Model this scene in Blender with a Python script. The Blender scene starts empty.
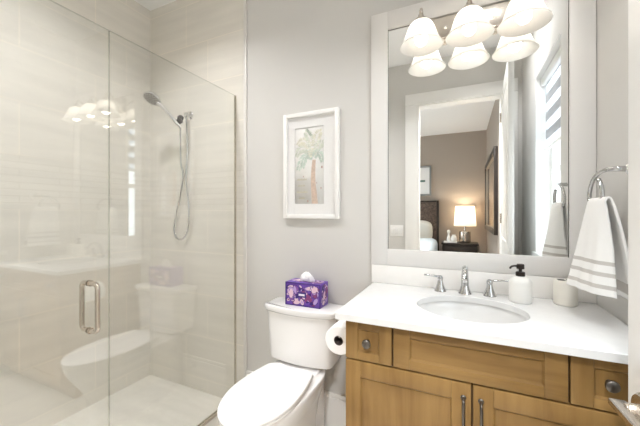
import bpy, bmesh, math, random
from mathutils import Vector, Matrix

random.seed(7)
PI = math.pi
scn = bpy.context.scene
COL = scn.collection

# ------------------------------------------------------------------ camera
cam_data = bpy.data.cameras.new('camera')
cam_data.sensor_fit = 'HORIZONTAL'
cam_data.sensor_width = 36.0
cam_data.lens = 308.0 / 640.0 * 36.0
cam_data.clip_start = 0.01
cam = bpy.data.objects.new('camera', cam_data)
COL.objects.link(cam)
cam.location = (0.0, -1.65, 1.25)
cam.rotation_euler = (PI / 2, 0, math.radians(24.8))
scn.camera = cam

# ------------------------------------------------------------------ world, light, exposure
world = bpy.data.worlds.new('world')
scn.world = world
world.use_nodes = True
bg = world.node_tree.nodes['Background']
bg.inputs['Color'].default_value = (0.86, 0.94, 1.0, 1)
bg.inputs['Strength'].default_value = 3.6

scn.view_settings.view_transform = 'Standard'
scn.view_settings.look = 'None'
scn.view_settings.gamma = 1.0
scn.view_settings.use_curve_mapping = False
scn.view_settings.exposure = 0.38
scn.cycles.use_denoising = True
scn.cycles.max_bounces = 16
scn.cycles.diffuse_bounces = 8
scn.cycles.glossy_bounces = 8
scn.cycles.transmission_bounces = 10
scn.cycles.transparent_max_bounces = 20
scn.cycles.sample_clamp_indirect = 8.0


def area(name, loc, rot, sx, sy, power, color, portal=False, disk=False, spread=None):
    l = bpy.data.lights.new(name, 'AREA')
    l.shape = 'DISK' if disk else 'RECTANGLE'
    l.size = sx
    if not disk:
        l.size_y = sy
    l.energy = power
    l.color = color
    if spread:
        l.spread = spread
    if portal:
        l.cycles.is_portal = True
    o = bpy.data.objects.new(name, l)
    o.location = loc
    o.rotation_euler = rot
    COL.objects.link(o)
    return o


DOWN_W = 24.0
WARM = (1.0, 0.91, 0.80)
NEUTRAL = (0.99, 0.99, 1.0)
# daylight through the bathroom window and the added bedroom window: sky portals
area('window_portal', (0.655, -0.84, 1.61), (0, PI / 2, 0), 1.32, 0.66, 1, (1, 1, 1), portal=True)
area('added_window_portal', (-3.3, -3.4, 1.5), (0, -PI / 2, 0), 1.8, 2.2, 1, (1, 1, 1), portal=True)

# ------------------------------------------------------------------ materials


def new_mat(name):
    m = bpy.data.materials.new(name)
    m.use_nodes = True
    nt = m.node_tree
    return m, nt, nt.nodes['Principled BSDF']


def setp(b, **kw):
    for k, v in kw.items():
        b.inputs[k.replace('_', ' ')].default_value = v


def mat(name, col, rough=0.5, metal=0.0, var=0.0, vscale=6.0, bump=0.0, bscale=200.0, spec=0.5, coat=0.0, sub=None):
    m, nt, b = new_mat(name)
    b.inputs['Base Color'].default_value = (*col, 1)
    b.inputs['Roughness'].default_value = rough
    b.inputs['Metallic'].default_value = metal
    b.inputs['Specular IOR Level'].default_value = spec
    b.inputs['Coat Weight'].default_value = coat
    tc = nt.nodes.new('ShaderNodeTexCoord')
    if var > 0:
        n = nt.nodes.new('ShaderNodeTexNoise')
        n.inputs['Scale'].default_value = vscale
        n.inputs['Detail'].default_value = 4
        nt.links.new(tc.outputs['Object'], n.inputs['Vector'])
        r = nt.nodes.new('ShaderNodeValToRGB')
        r.color_ramp.elements[0].position = 0.3
        r.color_ramp.elements[1].position = 0.7
        r.color_ramp.elements[0].color = (*[c * (1 - var) for c in col], 1)
        r.color_ramp.elements[1].color = (*[min(1, c * (1 + var)) for c in col], 1)
        nt.links.new(n.outputs['Fac'], r.inputs['Fac'])
        nt.links.new(r.outputs['Color'], b.inputs['Base Color'])
    if bump > 0:
        n2 = nt.nodes.new('ShaderNodeTexNoise')
        n2.inputs['Scale'].default_value = bscale
        nt.links.new(tc.outputs['Object'], n2.inputs['Vector'])
        bp = nt.nodes.new('ShaderNodeBump')
        bp.inputs['Strength'].default_value = bump
        bp.inputs['Distance'].default_value = 0.002
        nt.links.new(n2.outputs['Fac'], bp.inputs['Height'])
        nt.links.new(bp.outputs['Normal'], b.inputs['Normal'])
    return m


def tile_mat(name, base, axes, origin, bw, bh, mosaic=None, rough=0.28, mortar=(1.08, 1.06, 1.03)):
    """large format tile; axes picks the two object axes of the plane; mosaic = (z0, z1) accent band"""
    m, nt, b = new_mat(name)
    N, L = nt.nodes, nt.links
    tc = N.new('ShaderNodeTexCoord')
    sp = N.new('ShaderNodeSeparateXYZ')
    L.new(tc.outputs['Object'], sp.inputs[0])
    cb = N.new('ShaderNodeCombineXYZ')
    L.new(sp.outputs[axes[0]], cb.inputs[0])
    L.new(sp.outputs[axes[1]], cb.inputs[1])
    sub = N.new('ShaderNodeVectorMath')
    sub.operation = 'SUBTRACT'
    sub.inputs[1].default_value = (origin[0], origin[1], 0)
    L.new(cb.outputs[0], sub.inputs[0])

    def brick(w, h, mort, off, c_m):
        t = N.new('ShaderNodeTexBrick')
        t.offset = off
        t.inputs['Scale'].default_value = 1.0
        t.inputs['Brick Width'].default_value = w
        t.inputs['Row Height'].default_value = h
        t.inputs['Mortar Size'].default_value = mort
        t.inputs['Mortar Smooth'].default_value = 0.1
        t.inputs['Color1'].default_value = (0.96, 0.96, 0.955, 1)
        t.inputs['Color2'].default_value = (1.0, 1.0, 1.0, 1)
        t.inputs['Mortar'].default_value = (*c_m, 1)
        L.new(sub.outputs[0], t.inputs['Vector'])
        return t
    big = brick(bw, bh, 0.003, 0.35, mortar)
    colr = big.outputs['Color']
    fac = big.outputs['Fac']
    if mosaic:
        small = brick(0.30, 0.0375, 0.0022, 0.37, (0.90, 0.89, 0.87))
        gt = N.new('ShaderNodeMath'); gt.operation = 'GREATER_THAN'
        gt.inputs[1].default_value = mosaic[0]
        L.new(sp.outputs[2], gt.inputs[0])
        lt = N.new('ShaderNodeMath'); lt.operation = 'LESS_THAN'
        lt.inputs[1].default_value = mosaic[1]
        L.new(sp.outputs[2], lt.inputs[0])
        mu = N.new('ShaderNodeMath'); mu.operation = 'MULTIPLY'
        L.new(gt.outputs[0], mu.inputs[0]); L.new(lt.outputs[0], mu.inputs[1])
        mx = N.new('ShaderNodeMix'); mx.data_type = 'RGBA'
        L.new(mu.outputs[0], mx.inputs[0])
        L.new(big.outputs['Color'], mx.inputs[6]); L.new(small.outputs['Color'], mx.inputs[7])
        colr = mx.outputs[2]
        mf = N.new('ShaderNodeMix')
        L.new(mu.outputs[0], mf.inputs[0])
        L.new(big.outputs['Fac'], mf.inputs[2]); L.new(small.outputs['Fac'], mf.inputs[3])
        fac = mf.outputs[0]
    # linen like streaks along the tile
    st = N.new('ShaderNodeVectorMath'); st.operation = 'MULTIPLY'
    st.inputs[1].default_value = (1.6, 14.0, 1.0)
    L.new(sub.outputs[0], st.inputs[0])
    nz = N.new('ShaderNodeTexNoise')
    nz.inputs['Scale'].default_value = 1.0
    nz.inputs['Detail'].default_value = 5
    L.new(st.outputs[0], nz.inputs['Vector'])
    rp = N.new('ShaderNodeValToRGB')
    rp.color_ramp.elements[0].position = 0.3
    rp.color_ramp.elements[1].position = 0.72
    rp.color_ramp.elements[0].color = (*[c * 0.93 for c in base], 1)
    rp.color_ramp.elements[1].color = (*[c * 1.05 for c in base], 1)
    L.new(nz.outputs['Fac'], rp.inputs['Fac'])
    mm = N.new('ShaderNodeMix'); mm.data_type = 'RGBA'; mm.blend_type = 'MULTIPLY'
    mm.inputs[0].default_value = 1.0
    L.new(rp.outputs['Color'], mm.inputs[6]); L.new(colr, mm.inputs[7])
    L.new(mm.outputs[2], b.inputs['Base Color'])
    b.inputs['Roughness'].default_value = rough
    bp = N.new('ShaderNodeBump'); bp.invert = True
    bp.inputs['Strength'].default_value = 0.35
    bp.inputs['Distance'].default_value = 0.0015
    L.new(fac, bp.inputs['Height'])
    L.new(bp.outputs['Normal'], b.inputs['Normal'])
    return m


def wood_mat(name, c1, c2, axis):
    m, nt, b = new_mat(name)
    N, L = nt.nodes, nt.links
    tc = N.new('ShaderNodeTexCoord')
    mp = N.new('ShaderNodeMapping')
    s = [14.0, 14.0, 14.0]
    s[axis] = 1.1
    mp.inputs['Scale'].default_value = s
    L.new(tc.outputs['Object'], mp.inputs['Vector'])
    n = N.new('ShaderNodeTexNoise')
    n.inputs['Scale'].default_value = 1.6
    n.inputs['Detail'].default_value = 7
    n.inputs['Roughness'].default_value = 0.62
    n.inputs['Distortion'].default_value = 0.5
    L.new(mp.outputs[0], n.inputs['Vector'])
    n2 = N.new('ShaderNodeTexNoise')
    n2.inputs['Scale'].default_value = 3.2
    L.new(tc.outputs['Object'], n2.inputs['Vector'])
    ad = N.new('ShaderNodeMix')
    ad.inputs[0].default_value = 0.55
    L.new(n.outputs['Fac'], ad.inputs[2]); L.new(n2.outputs['Fac'], ad.inputs[3])
    r = N.new('ShaderNodeValToRGB')
    r.color_ramp.elements[0].position = 0.34
    r.color_ramp.elements[1].position = 0.66
    r.color_ramp.elements[0].color = (*c1, 1)
    r.color_ramp.elements[1].color = (*c2, 1)
    L.new(ad.outputs[0], r.inputs['Fac'])
    L.new(r.outputs['Color'], b.inputs['Base Color'])
    b.inputs['Roughness'].default_value = 0.42
    b.inputs['Specular IOR Level'].default_value = 0.3
    return m


def glass_mat(name, tint, f0, rough=0.0):
    """thin architectural glass: clear, with facing-dependent mirror reflection on both faces"""
    m = bpy.data.materials.new(name)
    m.use_nodes = True
    N, L = m.node_tree.nodes, m.node_tree.links
    N.clear()
    out = N.new('ShaderNodeOutputMaterial')
    tr = N.new('ShaderNodeBsdfTransparent'); tr.inputs[0].default_value = (*tint, 1)
    gl = N.new('ShaderNodeBsdfGlossy'); gl.inputs['Roughness'].default_value = rough
    lw = N.new('ShaderNodeLayerWeight'); lw.inputs['Blend'].default_value = 0.5
    pw = N.new('ShaderNodeMath'); pw.operation = 'POWER'; pw.inputs[1].default_value = 5
    L.new(lw.outputs['Facing'], pw.inputs[0])
    ml = N.new('ShaderNodeMath'); ml.operation = 'MULTIPLY_ADD'
    ml.inputs[1].default_value = 1 - f0; ml.inputs[2].default_value = f0
    L.new(pw.outputs[0], ml.inputs[0])
    mx = N.new('ShaderNodeMixShader')
    L.new(ml.outputs[0], mx.inputs[0]); L.new(tr.outputs[0], mx.inputs[1]); L.new(gl.outputs[0], mx.inputs[2])
    L.new(mx.outputs[0], out.inputs[0])
    return m


def lampglass_mat(name, col, trans, glow=None, strength=0.0):
    """white opal glass or fabric that lets lamp light through"""
    m, nt, b = new_mat(name)
    N, L = nt.nodes, nt.links
    b.inputs['Base Color'].default_value = (*col, 1)
    b.inputs['Roughness'].default_value = 0.3
    if glow:
        b.inputs['Emission Color'].default_value = (*glow, 1)
        b.inputs['Emission Strength'].default_value = strength
    t = N.new('ShaderNodeBsdfTranslucent')
    t.inputs[0].default_value = (*col, 1)
    mx = N.new('ShaderNodeMixShader')
    mx.inputs[0].default_value = trans
    L.new(b.outputs[0], mx.inputs[1]); L.new(t.outputs[0], mx.inputs[2])
    L.new(mx.outputs[0], N['Material Output'].inputs[0])
    return m


def blind_mat():
    m = bpy.data.materials.new('zebra_fabric')
    m.use_nodes = True
    N, L = m.node_tree.nodes, m.node_tree.links
    N.clear()
    out = N.new('ShaderNodeOutputMaterial')
    tc = N.new('ShaderNodeTexCoord')
    sp = N.new('ShaderNodeSeparateXYZ'); L.new(tc.outputs['Object'], sp.inputs[0])
    md = N.new('ShaderNodeMath'); md.operation = 'MODULO'; md.inputs[1].default_value = 0.132
    L.new(sp.outputs[2], md.inputs[0])
    lt = N.new('ShaderNodeMath'); lt.operation = 'LESS_THAN'; lt.inputs[1].default_value = 0.062
    L.new(md.outputs[0], lt.inputs[0])
    d = N.new('ShaderNodeBsdfDiffuse'); d.inputs[0].default_value = (0.42, 0.43, 0.445, 1)
    t = N.new('ShaderNodeBsdfTranslucent'); t.inputs[0].default_value = (0.5, 0.5, 0.52, 1)
    m1 = N.new('ShaderNodeMixShader'); m1.inputs[0].default_value = 0.07
    L.new(d.outputs[0], m1.inputs[1]); L.new(t.outputs[0], m1.inputs[2])
    tr = N.new('ShaderNodeBsdfTransparent'); tr.inputs[0].default_value = (0.8, 0.82, 0.84, 1)
    sh = N.new('ShaderNodeBsdfTranslucent'); sh.inputs[0].default_value = (0.9, 0.91, 0.93, 1)
    m3 = N.new('ShaderNodeMixShader'); m3.inputs[0].default_value = 0.5
    L.new(tr.outputs[0], m3.inputs[1]); L.new(sh.outputs[0], m3.inputs[2])
    m2 = N.new('ShaderNodeMixShader')
    L.new(lt.outputs[0], m2.inputs[0]); L.new(m1.outputs[0], m2.inputs[1]); L.new(m3.outputs[0], m2.inputs[2])
    L.new(m2.outputs[0], out.inputs[0])
    return m


TILE = (0.76, 0.728, 0.665)
M = {}
M['wall'] = mat('wall_paint', (0.645, 0.63, 0.605), 0.7, bump=0.05, bscale=300)
M['white_trim'] = mat('white_trim_paint', (0.86, 0.85, 0.83), 0.35)
M['edge_strip'] = mat('tile_edge_glaze', (0.74, 0.72, 0.68), 0.3, var=0.04, vscale=12)
M['frame_white'] = mat('mirror_frame_paint', (0.75, 0.735, 0.715), 0.35)
M['splash'] = mat('quartz_upstand', (0.90, 0.885, 0.86), 0.2, var=0.01, vscale=25)
M['basin_glaze'] = mat('basin_glaze', (0.78, 0.775, 0.765), 0.1, coat=0.2)
M['ceiling'] = mat('ceiling_paint', (0.93, 0.93, 0.925), 0.8)
M['tile_back'] = tile_mat('tile_back_wall', TILE, (0, 2), (-2.23, 0.07), 0.60, 0.30, (1.27, 1.57))
M['tile_left'] = tile_mat('tile_left_wall', TILE, (1, 2), (-0.80, 0.07), 0.60, 0.30, (1.27, 1.57))
M['tile_floor'] = tile_mat('tile_floor', (0.70, 0.67, 0.61), (0, 1), (0.1, 0.1), 0.60, 0.60, None, 0.35)
M['tile_shower_floor'] = tile_mat('tile_shower_floor', (0.80, 0.775, 0.72), (0, 1), (0.1, 0.1), 0.05, 0.05, None, 0.4, (0.97, 0.965, 0.95))
M['chrome'] = mat('chrome', (0.82, 0.82, 0.82), 0.08, 1.0)
M['tap_chrome'] = mat('polished_tap_chrome', (0.56, 0.56, 0.56), 0.05, 1.0)
M['nickel'] = mat('brushed_nickel', (0.66, 0.60, 0.53), 0.22, 1.0)
M['dark_metal'] = mat('pewter_metal', (0.16, 0.145, 0.13), 0.3, 1.0)
M['bronze'] = mat('dark_bronze', (0.045, 0.035, 0.03), 0.35, 0.6)
M['porcelain'] = mat('porcelain', (0.88, 0.87, 0.86), 0.08, coat=0.3)
M['seat_plastic'] = mat('seat_plastic', (0.88, 0.87, 0.86), 0.18)
M['quartz'] = mat('quartz', (0.75, 0.75, 0.745), 0.18, var=0.02, vscale=25)
M['wood_v'] = wood_mat('stained_maple_upright', (0.175, 0.094, 0.028), (0.345, 0.208, 0.073), 2)
M['wood_h'] = wood_mat('stained_maple_lying', (0.175, 0.094, 0.028), (0.345, 0.208, 0.073), 0)
M['dark_gap'] = mat('cabinet_shadow_board', (0.12, 0.07, 0.03), 0.7)
M['mirror'] = mat('silvered_glass', (0.93, 0.94, 0.93), 0.0, 1.0)
M['shower_glass'] = glass_mat('shower_glass', (0.99, 0.995, 0.99), 0.11)
M['glass_edge'] = mat('green_glass_edge', (0.40, 0.42, 0.37), 0.15)
_nt = M['glass_edge'].node_tree
_t = _nt.nodes.new('ShaderNodeBsdfTransparent')
_t.inputs[0].default_value = (0.86, 0.87, 0.83, 1)
_m = _nt.nodes.new('ShaderNodeMixShader')
_m.inputs[0].default_value = 0.75
_nt.links.new(_nt.nodes['Principled BSDF'].outputs[0], _m.inputs[1])
_nt.links.new(_t.outputs[0], _m.inputs[2])
_nt.links.new(_m.outputs[0], _nt.nodes['Material Output'].inputs[0])
M['pane'] = glass_mat('window_glass', (0.97, 0.98, 0.98), 0.04)
M['picture_glass'] = glass_mat('picture_glass', (0.99, 0.99, 0.99), 0.03)
M['opal'] = lampglass_mat('opal_glass', (0.90, 0.89, 0.87), 0.85)
M['fabric_shade'] = lampglass_mat('lampshade_fabric', (0.92, 0.86, 0.76), 0.6)
M['zebra'] = blind_mat()
M['towel'] = mat('terry_cloth', (0.86, 0.85, 0.83), 0.95, bump=0.8, bscale=420, spec=0.1)
M['towel_stripe'] = mat('terry_stripe', (0.56, 0.53, 0.50), 0.95, bump=0.8, bscale=420, spec=0.1)
M['ceramic'] = mat('white_ceramic', (0.84, 0.83, 0.80), 0.3)
M['ceramic_warm'] = mat('cream_ceramic', (0.78, 0.75, 0.68), 0.4)
M['black'] = mat('black_void', (0.015, 0.013, 0.012), 0.6)
M['paper'] = mat('tissue_paper', (0.90, 0.89, 0.88), 0.9, bump=0.3, bscale=120)
M['cardboard'] = mat('cardboard_tube', (0.10, 0.08, 0.07), 0.9)
M['mat_board'] = mat('mat_board', (0.88, 0.87, 0.86), 0.8)
M['art_paper'] = mat('watercolour_paper', (0.90, 0.885, 0.855), 0.85, var=0.03, vscale=30)
M['palm_green'] = mat('watercolour_green', (0.70, 0.73, 0.63), 0.85, var=0.18, vscale=60)
M['palm_teal'] = mat('watercolour_teal', (0.56, 0.64, 0.57), 0.85, var=0.2, vscale=60)
M['palm_olive'] = mat('watercolour_olive', (0.77, 0.75, 0.62), 0.85, var=0.15, vscale=60)
M['palm_dark'] = mat('watercolour_dark_green', (0.42, 0.47, 0.40), 0.85, var=0.2, vscale=60)
M['palm_trunk'] = mat('watercolour_tan', (0.68, 0.53, 0.43), 0.85, var=0.15, vscale=80)
M['art_ink'] = mat('watercolour_ink', (0.62, 0.58, 0.42), 0.85)
M['art_red'] = mat('watercolour_rose', (0.58, 0.40, 0.36), 0.85)
M['bx_violet'] = mat('print_violet', (0.17, 0.07, 0.45), 0.4)
M['bx_indigo'] = mat('print_indigo', (0.05, 0.02, 0.20), 0.4)
M['bx_purple'] = mat('print_purple', (0.27, 0.09, 0.40), 0.4)
M['bx_plum'] = mat('print_plum', (0.26, 0.06, 0.20), 0.4)
M['bx_lilac'] = mat('print_lilac', (0.52, 0.36, 0.68), 0.4)
M['bx_pink'] = mat('print_pink', (0.80, 0.58, 0.68), 0.4)
M['bx_white'] = mat('print_white', (0.85, 0.82, 0.88), 0.4)
M['bed_wall'] = mat('taupe_wall_paint', (0.40, 0.345, 0.295), 0.75)
M['carpet'] = mat('bedroom_carpet', (0.45, 0.40, 0.34), 0.95, var=0.1, vscale=80, bump=0.5)
M['espresso'] = mat('espresso_wood', (0.025, 0.018, 0.014), 0.35)
M['rattan'] = mat('woven_headboard', (0.11, 0.08, 0.065), 0.7, var=0.5, vscale=35, bump=1.0, bscale=60)
M['duvet'] = mat('pale_blue_linen', (0.58, 0.66, 0.70), 0.9, bump=0.3, bscale=40)
M['pillow_cloth'] = mat('cream_pillow_cloth', (0.74, 0.72, 0.66), 0.9)
M['silver_frame'] = mat('silver_frame', (0.30, 0.31, 0.31), 0.4, 0.6)
M['sea_ink'] = mat('green_brushstroke', (0.10, 0.20, 0.17), 0.8)
M['gold_edge'] = mat('gold_fillet', (0.42, 0.37, 0.31), 0.4, 0.5)


def bulb_mat(name, col, strength):
    m, nt, b = new_mat(name)
    b.inputs['Base Color'].default_value = (1, 1, 1, 1)
    b.inputs['Emission Color'].default_value = (*col, 1)
    b.inputs['Emission Strength'].default_value = strength
    return m


M['bulb'] = bulb_mat('lit_bulb', WARM, 9.5)
M['diffuser'] = bulb_mat('fill_light_diffuser', NEUTRAL, 3.0)  # glowing disc of the added ceiling fill lights


# ------------------------------------------------------------------ mesh helpers
class MB:
    """collects shapes in one bmesh and links them as ONE mesh object"""

    def __init__(self):
        self.bm = bmesh.new()

    def _mark(self, faces, mi):
        for f in faces:
            f.material_index = mi

    def box(self, a, b, bev=0.0, mi=0, seg=2, mtx=None):
        x0, x1 = sorted((a[0], b[0])); y0, y1 = sorted((a[1], b[1])); z0, z1 = sorted((a[2], b[2]))
        vs = [self.bm.verts.new(p) for p in ((x0, y0, z0), (x1, y0, z0), (x1, y1, z0), (x0, y1, z0),
                                              (x0, y0, z1), (x1, y0, z1), (x1, y1, z1), (x0, y1, z1))]
        fs = [self.bm.faces.new([vs[i] for i in q]) for q in
              ((3, 2, 1, 0), (4, 5, 6, 7), (0, 1, 5, 4), (1, 2, 6, 5), (2, 3, 7, 6), (3, 0, 4, 7))]
        self._mark(fs, mi)
        if mtx is not None:
            bmesh.ops.transform(self.bm, matrix=mtx, verts=vs)
        if bev > 0:
            es = list({e for f in fs for e in f.edges})
            r = bmesh.ops.bevel(self.bm, geom=es, offset=bev, segments=seg, affect='EDGES', profile=0.5)
            self._mark(r['faces'], mi)
        return self

    def loft(self, rings, cap0=True, cap1=True, mi=0, closed=True, mis=None):
        """rings: list of equal-length point lists"""
        vr = [[self.bm.verts.new(p) for p in r] for r in rings]
        n = len(vr[0])
        for i in range(len(vr) - 1):
            for j in range(n if closed else n - 1):
                k = (j + 1) % n
                f = self.bm.faces.new((vr[i][j], vr[i][k], vr[i + 1][k], vr[i + 1][j]))
                f.material_index = mis[i] if mis else mi
        if closed and cap0:
            self.bm.faces.new(vr[0][::-1]).material_index = mis[0] if mis else mi
        if closed and cap1:
            self.bm.faces.new(vr[-1]).material_index = mis[-1] if mis else mi
        return vr

    def lathe(self, prof, loc=(0, 0, 0), axis=(0, 0, 1), n=32, mi=0, cap0=True, cap1=True, mis=None):
        """prof: list of (radius, height) along axis"""
        ax = Vector(axis).normalized()
        q = Vector((0, 0, 1)).rotation_difference(ax).to_matrix()
        L = Vector(loc)
        rings = []
        for r, h in prof:
            rings.append([L + q @ Vector((r * math.cos(2 * PI * k / n), r * math.sin(2 * PI * k / n), h)) for k in range(n)])
        self.loft(rings, cap0, cap1, mi, True, mis)
        return self

    def tube(self, pts, rad, n=14, mi=0, flat=None, caps=True):
        """pts polyline; rad number or list; flat=(sx, sy) scales the section"""
        P = [Vector(p) for p in pts]
        R = rad if isinstance(rad, (list, tuple)) else [rad] * len(P)
        T = []
        for i in range(len(P)):
            a = P[max(0, i - 1)]; c = P[min(len(P) - 1, i + 1)]
            T.append((c - a).normalized())
        up = Vector((0, 0, 1)) if abs(T[0].z) < 0.9 else Vector((0, 1, 0))
        nrm = (up - T[0] * up.dot(T[0])).normalized()
        rings = []
        for i in range(len(P)):
            if i > 0:
                nrm = T[i - 1].rotation_difference(T[i]) @ nrm
                nrm = (nrm - T[i] * nrm.dot(T[i])).normalized()
            bn = T[i].cross(nrm)
            sx, sy = flat if flat else (1, 1)
            rings.append([P[i] + nrm * (R[i] * sy * math.sin(2 * PI * k / n)) + bn * (R[i] * sx * math.cos(2 * PI * k / n)) for k in range(n)])
        self.loft(rings, caps, caps, mi)
        return self

    def poly(self, pts, mi=0):
        f = self.bm.faces.new([self.bm.verts.new(p) for p in pts])
        f.material_index = mi
        return self

    def prism(self, pts2, z0, z1, mi=0, bev=0.0):
        rings = [[(x, y, z0) for x, y in pts2], [(x, y, z1) for x, y in pts2]]
        self.loft(rings, True, True, mi)
        return self

    def ellipsoid(self, c, r, n=20, m=12, mi=0):
        rings = []
        for i in range(m + 1):
            a = -PI / 2 + PI * i / m
            k = max(0.02, math.cos(a))
            rings.append([(c[0] + r[0] * k * math.cos(2 * PI * j / n), c[1] + r[1] * k * math.sin(2 * PI * j / n), c[2] + r[2] * math.sin(a)) for j in range(n)])
        self.loft(rings, True, True, mi)
        return self

    def build(self, name, mats, parent=None, origin=None, sharp=38, recalc=True):
        bm = self.bm
        if recalc:
            bmesh.ops.recalc_face_normals(bm, faces=bm.faces[:])
        o = Vector(origin) if origin else Vector((0, 0, 0))
        if origin:
            bmesh.ops.translate(bm, verts=bm.verts[:], vec=-o)
        ang = math.radians(sharp)
        for e in bm.edges:
            e.smooth = not (len(e.link_faces) == 2 and e.calc_face_angle(0) > ang)
        for f in bm.faces:
            f.smooth = True
        me = bpy.data.meshes.new(name)
        bm.to_mesh(me)
        bm.free()
        for mm in (mats if isinstance(mats, (list, tuple)) else [mats]):
            me.materials.append(M[mm] if isinstance(mm, str) else mm)
        ob = bpy.data.objects.new(name, me)
        COL.objects.link(ob)
        ob.location = o
        if parent:
            ob.parent = parent
            ob.location = o - parent_world(parent)
        return ob


def parent_world(p):
    v = Vector((0, 0, 0))
    while p:
        v += p.location
        p = p.parent
    return v


def thing(name, label, cat, loc, group=None):
    o = bpy.data.objects.new(name, None)
    o.empty_display_size = 0.05
    COL.objects.link(o)
    o.location = loc
    return tag(o, label, cat, group)


def tag(o, label, cat, group=None):
    o['label'] = label
    o['category'] = cat
    if group:
        o['group'] = group
    return o


def struct(o, label, cat):
    o['kind'] = 'structure'
    return tag(o, label, cat)


def clone_part(o, parent, loc):
    """copy of a part and its children"""
    c = o.copy()
    COL.objects.link(c)
    c.parent = parent
    c.location = loc
    for ch in list(o.children):
        d = ch.copy()
        COL.objects.link(d)
        d.parent = c
    return c


def arc(c, r, a0, a1, n, plane='xz'):
    out = []
    for i in range(n + 1):
        a = a0 + (a1 - a0) * i / n
        u, v = r * math.cos(a), r * math.sin(a)
        if plane == 'xz':
            out.append((c[0] + u, c[1], c[2] + v))
        elif plane == 'yz':
            out.append((c[0], c[1] + u, c[2] + v))
        else:
            out.append((c[0] + u, c[1] + v, c[2]))
    return out


def smooth_path(pts, per=8):
    """Catmull-Rom through the points"""
    P = [Vector(p) for p in pts]
    P = [P[0] * 2 - P[1]] + P + [P[-1] * 2 - P[-2]]
    out = []
    for i in range(1, len(P) - 2):
        for k in range(per):
            t = k / per
            a, b, c, d = P[i - 1], P[i], P[i + 1], P[i + 2]
            out.append(0.5 * ((2 * b) + (c - a) * t + (2 * a - 5 * b + 4 * c - d) * t * t + (3 * b - a - 3 * c + d) * t ** 3))
    out.append(P[-2])
    return out


# ------------------------------------------------------------------ room constants
XL, XR = -2.228, 0.504        # shower left wall, right wall
YD = -1.74                    # wall with the doorway
ZC = 2.84
TILE_END = -1.293
GX = -1.383                   # shower glass plane
OX0, OX1, OZ = -0.43, 0.345, 2.385   # door opening
WY0, WY1, WZ0, WZ1 = -1.167, -0.51, 0.95, 2.27   # bathroom window opening

# ------------------------------------------------------------------ structure
b = MB(); b.box((-1.40, YD - 0.12, -0.12), (0.66, 0.0, 0.0))
struct(b.build('floor', 'tile_floor'), 'beige tiled bathroom floor under the toilet and vanity', 'floor')
b = MB(); b.box((XL - 0.12, YD - 0.12, -0.14), (-1.40, 0.0, -0.022))
struct(b.build('floor_shower', 'tile_shower_floor'), 'pale shower floor behind the glass', 'floor')
b = MB(); b.box((XL - 0.12, YD - 0.12, ZC), (0.66, 0.12, ZC + 0.1))
struct(b.build('ceiling', 'ceiling'), 'white bathroom ceiling', 'ceiling')
b = MB(); b.box((XL - 0.12, 0.0, -0.14), (0.66, 0.12, ZC))
struct(b.build('wall_back', 'wall'), 'light greige painted wall behind toilet and vanity mirror', 'wall')
b = MB(); b.box((XL, -0.010, -0.022), (TILE_END - 0.022, 0.0, ZC))
struct(b.build('wall_tile_back', 'tile_back'), 'beige tiled shower wall carrying the hand shower', 'wall')
b = MB(); b.box((TILE_END - 0.022, -0.013, 0.0), (TILE_END, 0.0, ZC), 0.003)
struct(b.build('trim_tile_edge', 'edge_strip'), 'narrow pale tile edge strip between shower and painted wall', 'trim')
b = MB(); b.box((XL - 0.12, YD - 0.12, -0.14), (XL, 0.0, ZC))
struct(b.build('wall_left', 'tile_left'), 'beige tiled side wall of the shower', 'wall')
# right wall with window opening
b = MB()
b.box((XR, YD - 0.12, -0.12), (0.66, WY0, ZC)); b.box((XR, WY1, -0.12), (0.66, 0.0, ZC))
b.box((XR, WY0, -0.12), (0.66, WY1, WZ0)); b.box((XR, WY0, WZ1), (0.66, WY1, ZC))
struct(b.build('wall_right', 'wall'), 'light painted right wall with the towel ring', 'wall')
# wall with doorway
b = MB()
b.box((XL, YD - 0.12, -0.12), (OX0, YD, ZC)); b.box((OX1, YD - 0.12, -0.12), (XR, YD, ZC))
b.box((OX0, YD - 0.12, OZ), (OX1, YD, ZC))
struct(b.build('wall_front', 'wall'), 'painted wall with the bedroom doorway, seen in the mirror', 'wall')
# door casing with jambs
b = MB()
cw = 0.122
b.box((OX0 - cw, YD, 0), (OX0, YD + 0.018, OZ), 0.003)
b.box((OX1, YD, 0), (OX1 + cw, YD + 0.018, OZ), 0.003)
b.box((OX0 - cw, YD, OZ), (OX1 + cw, YD + 0.02, OZ + 0.118), 0.003)
b.box((OX0, YD - 0.12, 0), (OX0 + 0.014, YD + 0.004, OZ - 0.014))
b.box((OX1 - 0.012, YD - 0.12, 0), (OX1, YD + 0.004, OZ - 0.014))
b.box((OX0, YD - 0.12, OZ - 0.014), (OX1, YD + 0.004, OZ))
b.box((OX0 - cw, YD - 0.138, 0), (OX0, YD - 0.12, OZ + 0.118), 0.003)
b.box((OX0, YD - 0.138, OZ), (OX1, YD - 0.12, OZ + 0.118), 0.003)
struct(b.build('trim_doorway', 'white_trim'), 'wide white casing around the bedroom doorway', 'trim')
# baseboards
b = MB(); b.box((TILE_END, -0.016, 0.0), (-0.4065, 0.0, 0.190), 0.004); b.box((TILE_END, -0.012, 0.190), (-0.4065, 0.0, 0.212), 0.003)
struct(b.build('baseboard_back', 'white_trim'), 'tall white baseboard behind the toilet', 'baseboard')
b = MB(); b.box((-1.36, YD, 0.0), (OX0 - cw, YD + 0.016, 0.15), 0.004)
struct(b.build('baseboard_front', 'white_trim'), 'white baseboard left of the doorway', 'baseboard')
b = MB(); b.box((XR - 0.016, YD + 0.02, 0.0), (XR, -0.56, 0.15), 0.004)
struct(b.build('baseboard_right', 'white_trim'), 'white baseboard under the window', 'baseboard')

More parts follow.
